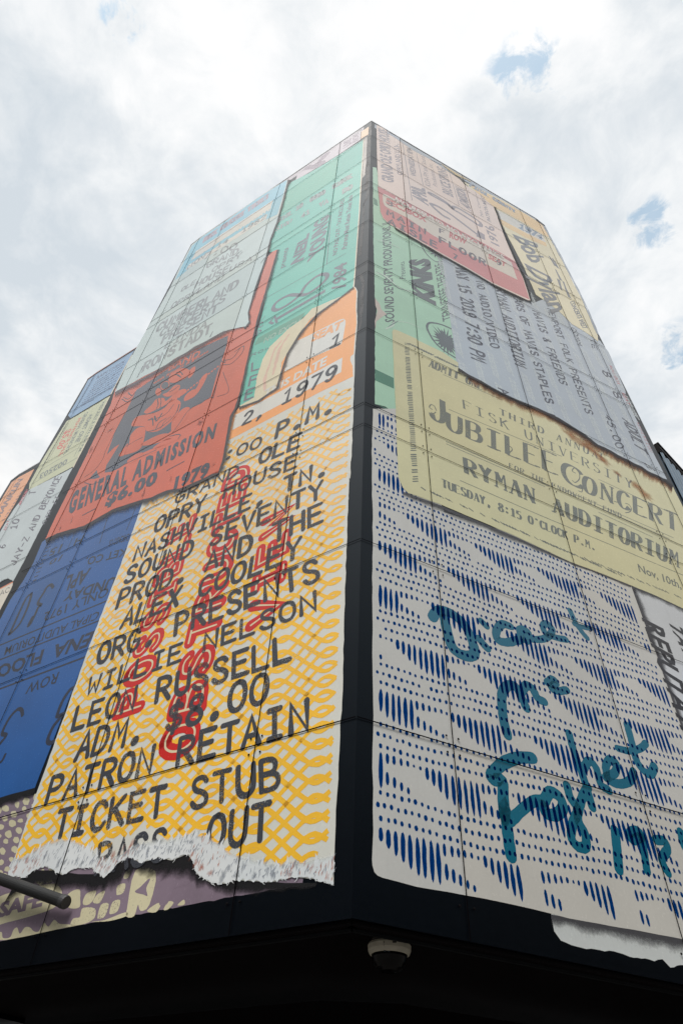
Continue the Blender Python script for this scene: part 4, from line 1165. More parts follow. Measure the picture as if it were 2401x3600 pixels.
# lilac ticket with type running down
lilac = paint('ticket_lilac', (180, 191, 203), .06, grime=.08)
TLI = patch('ticket_painting', WR, ZE((412, 195), (700, 330), (850, 430), (930, 400), (1015, 500), (1170, 612), (1210, 665), (1290, 850)) + ZN((460, 0), (540, 170), (700, 480), (910, 900), (1140, 1345), (1000, 1300), (700, 1200), (300, 1000), (0, 860)) + ZE((1090, 1080), (760, 930), (600, 840), (490, 760), (478, 690), (440, 420)), 3, lilac, B, 'lilac-grey ticket with dark type running down', .003, .15)
g = Geo()
for cidx in range(13):
    for r in range(9):
        u0 = 1.62 + cidx * .36 + r * .02; v1 = 16.6 - r * 1.02 + (cidx % 2) * .5 - cidx * .08
        a = (u0, v1); b = (u0 + .03, v1 - .86); c = (u0 + .19, v1 - .12)
        if not (1.6 < u0 < 6.0 and v1 - .8 > 8.6): continue
        A, Bb, Cc = Vector(a), Vector(b), Vector(c)
        v, fc = type_mesh('ticketmaster', .02)
        x0 = min(p[0] for p in v); x1 = max(p[0] for p in v)
        i = len(g.v)
        for x, y in v:
            q = A + (Bb - A) * ((x - x0) / (x1 - x0)) + (Cc - A) * (y / CAP)
            g.v.append(WR.at(q, 4 * LV)); g.a.append(1.)
        for t in fc: g.f.append([i + k for k in t])
g.build('watermark_lettering', paint('watermark', (206, 215, 219), .05, worn=.25, grime=0), TLI)
g = Sheet()
LI = [('MAY 15 2019 7:30 PM', ZE((476, 262), (552, 690), (530, 268), (626, 722))), ('NO AUDIO/VIDEO', ZE((574, 325), (645, 640), (610, 330), (690, 648))), ('RYMAN AUDITORIUM', ZE((668, 358), (762, 720), (714, 372), (818, 745))),
      ('EARS OF MAVIS STAPLES', ZE((750, 388), (908, 905), (788, 398), (948, 912))), ('MAVIS & FRIENDS', ZE((845, 465), (975, 812), (884, 478), (1015, 826))), ('NEWPORT FOLK PRESENTS', ZE((914, 455), (1098, 955), (944, 462), (1138, 966))),
      ('COMM', ZE((1028, 545), (1062, 628), (1052, 552), (1084, 636))), ('A', ZE((682, 838), (700, 866), (728, 846), (734, 872))), ('U', ZE((912, 955), (925, 980), (952, 968), (958, 990))), ('8', ZE((1174, 750), (1190, 778), (1215, 762), (1226, 788))), ('8', ZE((1226, 850), (1240, 880), (1266, 862), (1276, 890))),
      ('45.00', ZN((100, 252), (300, 825), (232, 330), (438, 822))), ('ADULT', ZN((400, 330), (618, 800), (590, 440), (822, 925))), ('FE', ZN((705, 1050), (860, 1190), (790, 1085), (945, 1200))), ('TE', ZE((1118, 598), (1132, 645), (1142, 604), (1156, 652)))]
for s, c in LI: brush(WR, s, c, 5, .17, g=g, jit=.03)
g.build('lettering', paint('ink_navy', (56, 60, 80), .08, grime=0, worn=.08), TLI)
lines(WR, [('ADMISSION', ZN((636, 392), (852, 882), (664, 405), (912, 905))), ('ROW/BOX', ZE((1212, 728), (1250, 815), (1224, 732), (1268, 825))), ('SEAT', ZE((1272, 858), (1298, 912), (1286, 862), (1314, 920)))], 5, paint('ink_red', (196, 92, 104), .08, grime=0), TLI, wt=.17)

# white halftone ticket with teal handwriting
hp = paint('halftone_paper', (205, 204, 200), .06, grime=.12)
HT = U(WR, [(1311, 1437), (1420, 1437), (1560, 1800), (2225, 2010), (2219, 2066), (2401, 2550), (2470, 2740)] + ZM((1720, 850), (1568, 822), (1330, 775), (1100, 735), (930, 697), (760, 657), (680, 640), (520, 610), (360, 582), (290, 568), (200, 545), (128, 526), (105, 515), (90, 500), (80, 470), (78, 440), (85, 300), (80, 0)) + ZL((85, 700), (80, 350), (80, 0)) + ZF((82, 1000), (76, 600)))
g = Geo(); g.poly(WR, rough(HT, .005, .12), 3)
TH = g.build('ticket_painting', hp, B, 'off-white ticket with blue halftone dots and teal handwriting')
teal = paint('handwriting_teal', (0, 104, 132), .10, grime=0)
g = Geo()
T_ = [(ZL((368, 232), (385, 208), (420, 200), (470, 222), (520, 270), (555, 340), (568, 400), (545, 418), (500, 408), (462, 375), (440, 310), (425, 240)), .062), (ZL((590, 335), (610, 360), (628, 380)), .05), (ZL((600, 250), (625, 275)), .042),
      (ZL((740, 275), (700, 265), (672, 300), (680, 340), (720, 352), (760, 345), (790, 335), (785, 295), (805, 290), (825, 310), (815, 345)), .052), (ZL((820, 335), (880, 338), (920, 325), (940, 290), (915, 262), (895, 275), (910, 310), (960, 330), (1005, 338)), .045), (ZL((1025, 200), (1050, 255), (1080, 300), (1105, 330)), .042), (ZL((1045, 265), (1090, 280), (1122, 285)), .035),
      (ZL((725, 795), (708, 730), (700, 660), (700, 600), (725, 560), (765, 565), (795, 620), (815, 665)), .055), (ZL((785, 600), (815, 560), (845, 575), (870, 620), (900, 635)), .052), (ZL((915, 545), (940, 528), (958, 545), (935, 570), (965, 585), (1010, 580)), .045),
      (ZL((845, 905), (775, 905), (700, 935), (650, 985), (660, 1010), (700, 1015), (705, 1100), (712, 1200)) + ZM((712, 180), (728, 320), (742, 420)), .058), (ZM((740, 255), (790, 205), (850, 160), (900, 155)), .05), (ZM((900, 160), (930, 115), (975, 140), (990, 190), (955, 225), (910, 215), (895, 180)), .055),
      (ZM((1010, 85), (1025, 140), (1060, 200), (1040, 260), (1030, 330), (1060, 375), (1100, 375), (1095, 310), (1062, 240), (1080, 150), (1110, 90)), .048), (ZL((1020, 790), (1045, 880), (1075, 960), (1105, 1050), (1130, 1140)), .048), (ZL((1085, 965), (1115, 920), (1150, 955), (1170, 1030), (1210, 1060)), .046),
      (ZL((1195, 1000), (1240, 975), (1245, 930), (1215, 915), (1195, 950), (1210, 1010), (1260, 1030), (1310, 1015), (1330, 970)), .046), (ZL((1298, 750), (1320, 830), (1340, 910), (1375, 965), (1410, 982), (1428, 945)), .05), (ZL((1252, 860), (1310, 872), (1360, 860), (1388, 835)), .04),
      (ZM((1240, 300), (1250, 400), (1258, 485)), .052), (ZM((1365, 330), (1325, 345), (1308, 320), (1335, 300), (1365, 320), (1378, 400), (1392, 490)), .046), (ZM((1435, 345), (1475, 350), (1490, 390), (1465, 430), (1470, 460), (1492, 500)), .046), (ZM((1555, 310), (1565, 360), (1590, 400), (1640, 420)), .05)]
for pts, hw in T_: g.ribbon(WR, smooth(U(WR, pts), 5), hw, 4, 'round', .05)
g.build('handwriting', teal, TH)
HTI = U(WR, [(1322, 1450), (1400, 1450), (1560, 1800), (2200, 2040), (2201, 2066), (2385, 2550), (2440, 2730)] + ZM((1690, 815), (1568, 795), (1330, 750), (1100, 712), (930, 675), (760, 635), (680, 620), (520, 585), (360, 555), (200, 510), (110, 480), (95, 440), (100, 300), (98, 0)) + ZL((100, 700), (95, 350), (95, 0)) + ZF((96, 1000), (90, 600)))
g = Geo()
def mark(c, hw_, hl_):
    if not (inside(c + Vector((0, hl_)), HTI) and inside(c - Vector((0, hl_)), HTI)): return
    if hl_ > .035:
        g.poly(WR, [c + Vector((x * hw_ * random.uniform(.82, 1.15), y * hl_)) for x, y in ((0, 1), (-.6, .86), (-.95, .45), (-1, 0), (-.92, -.45), (-.55, -.85), (0, -1), (.55, -.85), (.92, -.45), (1, 0), (.95, .45), (.6, .86))], 5)
    else:
        g.poly(WR, [c + Vector((math.cos(k * .6283) * hw_, math.sin(k * .6283) * hl_)) * random.uniform(.9, 1.08) for k in range(10)], 5)
def jv(a): return random.uniform(-a, a)
du, PB, PITCH = .0615, .595, .94
for c in range(int(4.7 / du)):
    u = .165 + c * du
    for per in range(12):
        x = ((u + .04 * math.sin(per * 2.3)) / PITCH + .52 * ((per - 1) % 2) + .11 * (per - 1) + .86) % 1.0   # each lens of bars swells, then splits into two rows of dots
        vt = 3.575 + (per - 1) * PB + .018 * math.sin(u * 2.3 + per)
        full = .04 + .262 * math.sin(min(1., x / .62) * math.pi * .5) ** 1.3
        if x < .10: mark(Vector((u + jv(.004), vt - .03 - .02 * x)), .010 + .04 * x, .012 + .1 * x)
        elif x < .70:
            mark(Vector((u + jv(.003), vt - full / 2 + jv(.006))), random.uniform(.0175, .0215), full / 2)
        else:
            k = (x - .70) / .30
            mark(Vector((u + jv(.004), vt - .045 + .02 * k)), .0165 - .002 * k, .050 - .028 * k)
            mark(Vector((u + jv(.004), vt - .205 - .07 * k + .012)), .0165 - .002 * k, .062 - .040 * k)
        lens = math.sin(math.pi * min(1., max(0., x)))
        for r in range(3):                                       # three rows of plain dots between the lenses
            if random.random() < .008: continue
            sag = .275
            v = vt - sag - .05 - r * (PB - sag - .03) / 3 - .010 * lens
            sz = random.uniform(.75, 1.05)
            mark(Vector((u + jv(.005) + (.5 * du if r % 2 else 0), v + jv(.005))), .0168 * sz, .0225 * sz)
g.build('halftone', glaze('halftone_blue', (.025, .25, .56)), TH)

# ticket showing below it, and the one at the right edge
tw = paint('ticket_white', (206, 212, 214), .06)
TW = patch('ticket_painting', WR, ZK((985, 380), (990, 420), (1000, 470), (1028, 510), (1075, 530), (1120, 541), (1200, 552), (1280, 562), (1330, 580), (1400, 588), (1440, 602), (1475, 592), (1510, 628), (1568, 618), (1900, 690), (1900, 520), (1568, 480)), 1, tw, B, 'plain white ticket end poking out below the halftone ticket', .006, .04)
airbrush(WR, ZK((985, 395), (1150, 425), (1350, 462), (1568, 505), (1800, 548)), ZK((988, 455), (1150, 500), (1350, 540), (1568, 590), (1800, 640)), 2, sprayg, TW)
trl, trr = U(WR, ZR((992, 1560), (760, 900), (535, 265), (760, 350), (992, 450))), WR.uv(ZR((1250, 575))[0])
g = Geo(); g.poly(WR, rough(trl + [trr, Vector((trr.x, 3.45)), Vector((trl[0].x + .12, 3.42))], .004, .15), 2.5)
TR = g.build('ticket_painting', paint('ticket_cool_white', (208, 212, 218), .05), B, 'cool white ticket with black type at the far end of the right wall')
airbrush(WR, ZR((535, 270), (640, 560), (760, 880), (880, 1230), (992, 1560), (1250, 2200)), ZR((625, 340), (720, 600), (835, 910), (940, 1240), (1045, 1560), (1300, 2200)), 7, sprayg, TR)
airbrush(WR, ZR((535, 262), (760, 350), (992, 450), (1300, 600)), ZR((560, 345), (780, 430), (992, 525), (1300, 680)), 7.1, sprayg, TR)
lines(WR, [('REPUTATION', ZR((632, 550), (1130, 1960), (808, 640), (1350, 2150)))], 7.6, paint('type_black', (30, 30, 40), .1, grime=0), TR, kind='type', bold=.03)
lines(WR, [('TAYLOR', ZR((852, 562), (1180, 1250), (975, 640), (1330, 1420)))], 7.6, paint('type_black', (30, 30, 40)), TR, kind='type', bold=.03)

# cream-yellow jubilee ticket
jub = paint('ticket_butter', (216, 211, 167), .08, grime=.10)
jtop = ZE((490, 745), (540, 778), (600, 808), (650, 838), (700, 865), (760, 893), (870, 938), (970, 985), (1090, 1060)) + ZN((0, 790), (100, 830), (200, 880), (330, 960), (430, 1010), (500, 1040), (600, 1100), (720, 1150), (830, 1230), (950, 1280), (1030, 1320), (1130, 1385), (1230, 1460))
JUB = U(WR, ZS((380, 1640), (385, 1626), (398, 1622), (425, 1630), (560, 1690)) + ZE((300, 610), (420, 668), (490, 716)) + jtop + ZN((1440, 1880), (1700, 2700)) + ZR((1300, 620), (992, 472), (760, 362), (535, 268), (240, 150), (0, 60))) + U(WR, ZF((760, 1000), (400, 848), (290, 808), (250, 795), (225, 770), (205, 720), (198, 600), (192, 410))) 
g = Geo(); g.poly(WR, rough(JUB, .004, .12), 8)
TJ = g.build('ticket_painting', jub, B, 'butter-yellow ticket with ornate serif lettering and burnt top edge')
airbrush(WR, ZF((230, 790), (290, 812), (400, 852), (760, 1003)) + ZR((0, 62), (240, 152), (535, 270)), ZF((222, 815), (285, 850), (400, 892), (760, 1038)) + ZR((0, 90), (240, 180), (535, 300)), 7.4, sprayg, TJ)
burn = paint('burnt_black', (38, 35, 40), .2, .6, fade=True, grime=0)
umb = paint('burnt_umber', (176, 112, 58), .2, .5, fade=True, grime=0)
airbrush(WR, jtop[1:], [(x - 4, y + 32) for x, y in jtop[1:]], 9.4, umb, TJ)
airbrush(WR, [(x, y - 4) for x, y in jtop], [(x - 3, y + 24) for x, y in jtop], 10, burn, TJ)
smudge(WR, [(*ZF((x, y))[0], r * .0045, r * .0035, -.3, .7) for x, y, r in [(1030, 520, 55), (1090, 560, 60), (1130, 590, 70), (1180, 635, 45), (1380, 800, 60), (1340, 760, 40), (1250, 700, 30)]], 9.6, umb, TJ, 'burn_stain')
jink = paint('ink_letterpress', (112, 118, 110), .1, worn=.42, grime=0)
g = Sheet()
for s, c, wt_, ad in [('ADMIT ONE', ZF((350, 190), (602, 302), (356, 158), (606, 272)), .17, .95), ('THIRD ANNUAL', ZF((692, 420), (1195, 648), (690, 391), (1195, 616)), .17, 1.15), ('FISK UNIVERSITY', ZF((520, 392), (1322, 776), (514, 350), (1318, 735)), .12, 1.1),
                   ('UBILEE', ZF((440, 492), (958, 708), (438, 410), (952, 612)), .17, .95), ('J', ZF((360, 440), (432, 470), (360, 335), (425, 355)), .15, .9), ('C', ZF((992, 735), (1085, 780), (985, 640), (1078, 690)), .15, .9), ('ONCERT', ZF((1095, 790), (1535, 978), (1092, 712), (1530, 895)), .17, .95),
                   ('FOR THE ENDOWMENT FUND', ZF((735, 674), (1268, 916), (735, 652), (1268, 894)), .16, 1.0), ('RYMAN AUDITORIUM', ZF((530, 702), (1542, 1152), (522, 628), (1540, 1080)), .2, .95), ("TUESDAY, 8:15 O'CLOCK P.M.", ZF((415, 767), (1145, 1072), (413, 728), (1142, 1036)), .2, .9), ]:
    brush(WR, s, c, 9, wt_, 'serif', ad, g)
typeset(WR, 'Nov, 10th,', ZR((605, 148), (975, 300), (590, 82), (960, 235)), 9, .02, g=g)
rnd = random.Random(3)
def hatch(p0, p1, n, hv, slant, skip=0.):
    A, Bq = U(WR, (p0, p1))
    for k in range(n):
        if rnd.random() < skip: continue
        q = A.lerp(Bq, (k + .5) / n)
        g.ribbon(WR, [q - Vector(slant) * .5 * rnd.uniform(.7, 1.1), q + Vector(slant) * .5], hv * rnd.uniform(.7, 1.2), 9, 'flat')
hatch(ZF((243, 75))[0], ZF((285, 745))[0], 78, .010, (.085, .055), .06)
hatch(ZF((300, 765))[0], ZF((1280, 1195))[0], 74, .010, (.07, -.03), .4)
hatch(ZR((-200, -100))[0], ZR((992, 385))[0], 42, .009, (.07, -.03), .4)
hatch(ZE((248, 622))[0], ZE((488, 738))[0], 22, .012, (.08, .06), .05)
for a in [ZF((430, 548), (925, 762)), ZF((432, 560), (905, 765)), ZF((445, 395), (985, 620)), ZF((418, 228), (700, 350)), ZF((985, 775), (1520, 1010)), ZF((498, 735), (860, 893)), ZF((860, 893), (1568, 1190)), ZF((930, 762), (1500, 1015)), ZN((0, 885), (700, 1220)), ZN((0, 1340), (1200, 1900)), ZN((0, 1885), (900, 2300))]:
    g.ribbon(WR, U(WR, a), .006, 9, 'flat')
# curls on the ornate capitals
for pts in [ZF((365, 395), (352, 385), (360, 372), (376, 380), (385, 400)), ZF((360, 410), (372, 415), (382, 408)), ZF((1050, 700), (1035, 690), (1045, 675), (1065, 690), (1070, 725), (1050, 745), (1035, 735)), ZF((735, 590), (725, 580), (738, 572), (748, 588), (735, 602)), ZF((1290, 890), (1310, 885), (1318, 870), (1305, 850), (1290, 845)), ZF((1065, 785), (1080, 790), (1085, 775)), ZF((1235, 835), (1258, 840), (1262, 825))]:
    g.ribbon(WR, smooth(U(WR, pts), 4), .009, 9, 'round')
g.build('lettering', jink, TJ)

# pale yellow ticket under the roof edge
ty = paint('ticket_straw', (238, 227, 188), .08, grime=.06)
TD = patch('ticket_painting', WR, ZB((790, 500), (900, 548), (1100, 648), (1310, 775), (1375, 825)) + ZV((1120, 730), (1230, 940), (1330, 1140), (1440, 1350), (1568, 1650), (1570, 1700), (1450, 1612), (1330, 1542), (1290, 1500), (1200, 1412), (1090, 1332), (1000, 1272), (880, 1000), (650, 560)), 9, ty, B, 'straw-yellow ticket with black-letter script under the roof edge', .005, .1)
po = paint('stripe_apricot', (246, 208, 148), .12)
patch('stripe', WR, ZV((395, 255), (560, 345), (835, 490), (1000, 590), (1070, 640), (1120, 745), (1060, 715), (880, 605), (640, 475), (500, 400)), 10, po, TD, None, .01, .1)
patch('stripe', WR, ZV((655, 570), (760, 610), (900, 690), (1090, 790), (1100, 830), (900, 745), (690, 630)), 10, po, TD, None, .01, .1)
patch('stripe', WR, ZV((640, 492), (760, 550), (880, 618), (1068, 728), (1088, 792), (900, 700), (740, 612), (655, 565)), 10.4, paint('stripe_white', (224, 220, 212)), TD)
sg = paint('ink_dusty_blue', (132, 150, 172), .1, worn=.25, grime=0)
lines(WR, [('1974', ZV((845, 660), (1050, 765), (860, 620)))], 11, sg, TD, wt=.2)
lines(WR, [('FINAL COUNTY', ZV((392, 275), (810, 520), (405, 250), (800, 490)))], 11, sg, TD, wt=.2)
g = Sheet()
for s, c, bd in [('Bob', ZV((790, 715), (960, 985), (1000, 800), (1085, 965)), .03), ('Dylan', ZV((900, 985), (1150, 1440), (1120, 1100), (1290, 1400)), .03), ('CONCERTS WEST', ZV((1310, 1335), (1430, 1585), (1345, 1328), (1475, 1580)), .03)]:
    typeset(WR, s, c, 11, bd, g=g)
for a in (ZV((1120, 915), (1180, 1010)), ZV((1150, 935), (1205, 1030)), ZV((1180, 1040), (1230, 1140)), ZV((1205, 1130), (1235, 1230)), ZV((1250, 1150), (1300, 1290)), ZV((1270, 1210), (1310, 1300))): g.ribbon(WR, U(WR, a), .03, 11, 'flat', .8)
g.build('lettering', paint('ink_slate_blue', (112, 116, 124), .1, worn=.12, grime=0), TD)
g = Geo()
blu = ZV((1075, 640), (1130, 745), (1200, 870), (1320, 1100), (1440, 1340), (1568, 1640))
g.ribbon(WR, smooth(U(WR, blu), 4), .05, 11.5, 'flat', .4)
g.build('paper_edge', paint('edge_bluegrey', (150, 160, 172), .2, worn=.5, grime=0), TD)

# pink and red ticket
pinkp = paint('ticket_pink', (238, 216, 206), .07, grime=.05)
PK = ZB((152, 82), (200, 105), (260, 150), (320, 195), (430, 265), (520, 320), (610, 380), (700, 440), (760, 480), (800, 520), (900, 590), (1010, 682), (1040, 760), (1100, 925), (1172, 1092), (1230, 1212), (1282, 1374), (1262, 1372), (1200, 1343), (1000, 1248), (820, 1140), (640, 1040), (400, 900), (285, 835), (235, 805), (200, 770), (180, 720), (165, 540), (155, 300))
g = Geo(); g.poly(WR, rough(U(WR, PK), .004, .15), 12)
TPK = g.build('ticket_painting', pinkp, B, 'pale pink ticket with a red foot, top of the right wall')
airbrush(WR, ZB((285, 838), (400, 903), (640, 1043), (820, 1143), (1000, 1251), (1200, 1346), (1282, 1376)), ZB((300, 872), (400, 935), (640, 1075), (820, 1175), (1000, 1283), (1195, 1385), (1300, 1420)), 11.7, spray, TPK)
airbrush(WR, ZB((1012, 684), (1042, 760), (1102, 925), (1174, 1092), (1232, 1212), (1284, 1374)), ZB((1040, 690), (1068, 765), (1128, 930), (1200, 1100), (1258, 1215), (1312, 1400)), 11.8, spray, TPK)
rd = paint('ticket_rose', (212, 128, 130), .10, grime=.06)
patch('stripe', WR, ZB((161, 535), (260, 588), (360, 642), (560, 745), (700, 822), (900, 932), (1050, 1015), (1168, 1086), (1226, 1212), (1274, 1366), (1200, 1333), (1000, 1240), (820, 1132), (640, 1032), (400, 892), (285, 828), (235, 800), (202, 765), (182, 720)), 13, rd, TPK)
pw = paint('ticket_bone', (222, 212, 200), .06)
patch('stripe', WR, ZB((196, 600), (205, 590), (225, 597), (380, 680), (560, 772), (700, 852), (900, 962), (1000, 1012), (1142, 1094), (1186, 1222), (1000, 1130), (780, 1010), (560, 892), (380, 768), (235, 694), (210, 675), (200, 650)), 14, pw, TPK)
lines(WR, [('NO REFUND-NO EXCHANGE', ZB((288, 640), (1085, 1072), (292, 612), (1090, 1046)))], 14, paint('type_bone', (232, 222, 214), .05, grime=0), TPK, kind='type', bold=.04)
lines(WR, [('SEC./BOX', ZB((220, 655), (520, 800), (224, 618), (522, 768))), ('ROW', ZB((685, 908), (812, 962), (690, 868), (816, 930))), ('SEAT', ZB((970, 1062), (1102, 1128), (974, 1030), (1106, 1100)))], 15, paint('type_rose', (204, 110, 112), .05, grime=0), TPK, kind='type', bold=.05)
dkp = paint('ink_plum_grey', (98, 92, 106), .1, worn=.15, grime=0)
lines(WR, [('MAIN FLOOR', ZB((232, 746), (950, 1118), (232, 706), (948, 1075))), ('AISLE', ZB((240, 808), (595, 992), (243, 768), (596, 948))), ('7', ZB((718, 1062), (740, 1072), (722, 1030)))], 15, dkp, TPK, wt=.2, adv=1.05)
lines(WR, [('3', ZB((228, 668), (268, 684), (230, 636))), ('F', ZB((618, 876), (650, 890), (618, 845))), ('9', ZB((1035, 1108), (1066, 1120), (1036, 1075)))], 15, dkp, TPK, wt=.17)
pg = paint('ink_on_pink', (150, 142, 152), .1, worn=.18, grime=0)
g = Sheet()
for s, c, bd in [('GRAND OLE OPRY HOUSE', ZB((277, 512), (240, 130), (196, 495), (168, 105)), .04), ('OPRYLAND U.S.A.', ZB((346, 455), (316, 222), (306, 448), (277, 230)), .02), ('WEDNESDAY 8PM', ZW((640, 722), (575, 330), (566, 690), (502, 305)), .03), ('APRIL', ZW((795, 1112), (742, 875), (600, 1005), (572, 822)), .05),
             ('1976', ZV((662, 832), (608, 645), (590, 795), (530, 632)), .03), ('BRUCE SPRING', ZW((1147, 1000), (1042, 605), (1008, 930), (918, 565)), .03), ('ADMISSION', ZW((1388, 1190), (1302, 905), (1250, 1090), (1172, 838)), .04), ('KDA-FM and Sound', ZW((838, 862), (752, 440), (762, 825), (690, 420)), .0), ('Productions, Inc.', ZW((932, 862), (855, 540), (868, 825), (798, 515)), .0), ('PATRON MUST', ZV((590, 610), (525, 370), (555, 590), (490, 350)), .02), ('No Cameras', ZV((520, 560), (450, 330), (490, 545), (430, 320)), .0)]:
    typeset(WR, s, c, 13, bd, g=g)
for a in (ZW((450, 250), (580, 1040)), ZW((640, 390), (732, 830)), ZW((1095, 660), (1225, 1105))): g.ribbon(WR, U(WR, a), .010, 13, 'flat')
for pts in [ZW((1130, 1150), (1060, 1090), (960, 1030), (850, 970), (815, 945), (850, 945), (980, 1020), (1080, 1090), (1130, 1150), (1250, 1225), (1400, 1320), (1500, 1385), (1528, 1378), (1500, 1330), (1330, 1215), (1200, 1140), (1150, 1130), (1130, 1150)), ZW((1082, 1288), (1000, 1245), (900, 1160), (845, 1105), (850, 1092), (930, 1120), (1100, 1225), (1300, 1375), (1480, 1512))]:
    g.ribbon(WR, smooth(U(WR, pts), 5), .06, 13, 'round', .05)
g.poly(WR, U(WR, ZB((893, 858), (945, 890), (950, 930), (885, 902))), 13)
g.build('lettering', pg, TPK)
g = Geo(); q = ZW((235, 92), (400, 175), (600, 320), (800, 430), (980, 530)); q2 = ZW((240, 110), (400, 215), (600, 355), (800, 460), (985, 550))
g.poly(WR, U(WR, q + q2[::-1]), 13.4)
g.build('torn_edge', paint('torn_bluegrey', (168, 180, 196), .15, worn=.2), TPK)
g = Geo(); g.poly(WR, rough(U(WR, ZW((975, 530), (1100, 605), (1240, 690), (1400, 785), (1300, 745), (1180, 690), (1060, 600))), .03, .1), 13.4)
g.build('torn_edge', paint('torn_ochre', (214, 188, 128), .2, worn=.15), TPK)

# ------------------------------------------------------------------ the mural on the set-back wings
rb = paint('ticket_rain_blue', (132, 170, 208), .08)
TRB = patch('ticket_painting', W1, ZO((1456, 150), (1485, 100), (1300, 215), (1065, 362), (978, 425), (860, 640), (756, 815), (782, 848), (1000, 715), (1232, 578)), 1, rb, B, 'light blue rain-check ticket on the wing')
bi = paint('ink_rain', (66, 88, 128), .1, worn=.1, grime=0)
g = Sheet()
typeset(W1, 'RAIN CHECK', ZO((1068, 420), (1380, 232), (1080, 385), (1392, 200)), 2, .02, g=g)
for r in range(9):
    a, b = U(W1, ZO((1055 - r * 21, 452 + r * 33), (1372 - r * 17, 250 + r * 36)))
    t = 0.
    while t < (.97 if r < 8 else .4):
        w_ = random.uniform(.03, .10)
        g.ribbon(W1, [a.lerp(b, t), a.lerp(b, min(1, t + w_))], .032, 2, 'flat', .5); t += w_ + .025
for a in (ZO((1395, 165), (1060, 370), (1040, 400), (820, 780)), ZO((835, 760), (1255, 505)), ZO((1050, 360), (805, 790))): g.ribbon(W1, U(W1, a), .008, 2, 'flat')
g.build('lettering', bi, TRB)
patch('paper_edge', W1, ZO((1452, 152), (1462, 150), (1222, 600), (815, 1392), (806, 1390), (1212, 600)), 2.4, paint('paper_edge', (226, 214, 190)), TRB)
airbrush(W1, ZO((780, 850), (1000, 717), (1232, 580)), ZO((768, 880), (990, 745), (1222, 606)), 2.5, spray, TRB)
yg = paint('ticket_pale_lime', (202, 206, 170), .08)
TA = patch('ticket_painting', W1, ZO((1228, 585), (1000, 722), (782, 855), (740, 880), (640, 1040), (500, 1260), (420, 1400), (330, 1568)) + ZP((440, 520), (470, 512), (760, 355), (1105, 170)) + ZO((900, 1230), (1080, 880)), 1, yg, B, 'pale lime ticket on the wing with red advance price')
g = Sheet()
for s, c in [('GENERAL MUNICIPAL', ZO((935, 800), (700, 1258), (985, 765), (742, 1235))), ('ADMIT ONE', ZO((992, 808), (828, 1118), (1034, 790), (876, 1108))), ('WED JULY 8 1974 8:00 P.M.', ZO((1140, 660), (860, 1230), (1168, 650), (888, 1220))), ('002503', ZP((1030, 48), (612, 285), (1005, 130), (592, 362)))]:
    typeset(W1, s, c, 2, .03, g=g)
for a in (ZO((1120, 700), (820, 1270)), ZO((450, 1420), (860, 1180)), ZP((480, 440), (1180, 30)), ZP((480, 440), (700, 100)), ZO((740, 900), (500, 1340)), ZO((760, 905), (520, 1345))): g.ribbon(W1, U(W1, a), .009, 2, 'flat')
for k in range(14): g.ribbon(W1, U(W1, ZO((720 - k * 18, 950 + k * 31), (710 - k * 18, 968 + k * 31))), .03, 2, 'flat', .4)
g.build('lettering', paint('ink_on_lime', (128, 136, 128), .1, worn=.15, grime=0), TA)
lines(W1, [('ADVANCE SALE', ZO((872, 850), (645, 1272), (912, 820), (690, 1245))), ('$5.00', ZO((728, 985), (625, 1190), (800, 955), (680, 1190)))], 2, paint('ink_orange_red', (214, 110, 92), .08, grime=0), TA, kind='type', bold=.03)
wt = paint('ticket_wing_white', (196, 207, 210), .08, grime=.15)
TWW = patch('ticket_painting', W1, ZP((1098, 190), (940, 490), (905, 560), (640, 1060), (412, 1510), (205, 1895), (180, 1890), (125, 1868), (60, 1895), (0, 1935), (-200, 2060), (-200, 1560), (0, 1170), (130, 945), (225, 800), (440, 525), (760, 365)), 1.5, wt, B, 'white ticket with grey type on the wing', .008, .1)
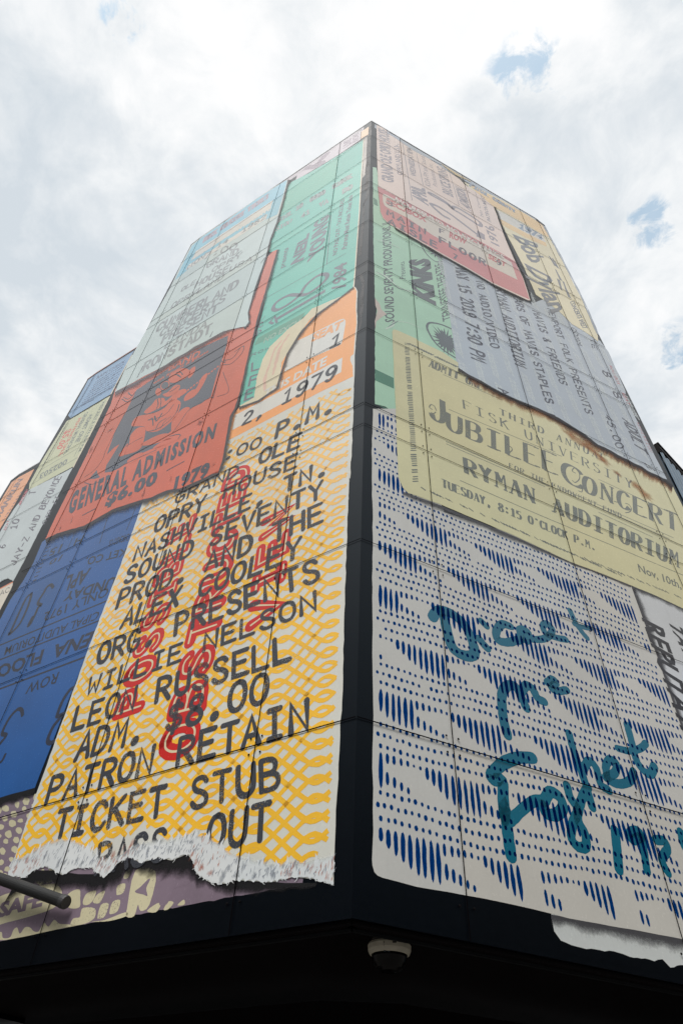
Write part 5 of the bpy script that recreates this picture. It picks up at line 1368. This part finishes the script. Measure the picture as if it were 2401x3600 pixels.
lines(W1, [('JAY-Z AND BEYONCE', ZP((238, 1650), (935, 322), (150, 1640), (845, 312))), ('10', ZP((255, 1112), (302, 968), (150, 1110), (200, 968))), ('OTR II', ZP((690, 1040), (892, 630), (640, 1020), (850, 600))), ('6', ZP((85, 1395), (95, 1345), (0, 1400), (10, 1345))), ('T', ZP((545, 590), (550, 530), (440, 590), (450, 540)))], 2.2, paint('ink_wing', (112, 112, 122), .1, worn=.2, grime=0), TWW, wt=.16)
lines(W1, [('ADMISSION', ZP((312, 748), (432, 525), (280, 742), (402, 515))), ('SEAT', ZP((95, 1130), (150, 990), (62, 1125), (120, 985)))], 2.2, paint('ink_red', (196, 92, 104)), TWW, wt=.17)
TCW = patch('ticket_painting', W1, ZP((200, 1902), (0, 2005), (-250, 2130), (-250, 2900), (-100, 2700), (0, 2460), (140, 2080), (198, 1955)), 1, paint('ticket_wing_cream', (222, 214, 200), .06), B, 'cream ticket with an orange rule low on the wing')
g = Geo(); g.ribbon(W1, U(W1, ZP((202, 1908), (0, 2012), (-200, 2115))), .022, 2, 'flat'); g.build('stripe', paint('stripe_tangerine', (226, 138, 100), .06), TCW)
lines(W1, [('AC', ZP((5, 2115), (140, 2055), (20, 2040)))], 2, inkg, TCW, wt=.10)
airbrush(W1, ZP((200, 1900), (125, 1870), (60, 1898), (0, 1940)), ZP((190, 1870), (120, 1838), (55, 1862), (-10, 1900)), 2.8, spray, TCW)
og = paint('ticket_wing_orange', (240, 170, 122), .08)
TO = patch('ticket_painting', W2, ZP((522, 208), (300, 325), (182, 408), (0, 715), (-200, 1080), (-200, 1420), (0, 1120), (240, 720), (430, 385)), 1, og, B, 'orange ticket on the farthest wing')
lines(W2, [('FRANKLIN', ZP((-40, 1010), (355, 350), (-95, 960), (285, 362))), ], 2, paint('ink_on_orange', (150, 120, 116), .1, worn=.15, grime=0), TO, kind='type', bold=.05)
g = Sheet()
for k in range(9): g.ribbon(W2, U(W2, ZP((50 + k * 33, 990 - k * 52), (68 + k * 33, 962 - k * 52))), .05, 2, 'flat', .6)
g.build('lettering', paint('ink_on_orange', (150, 120, 116)), TO)
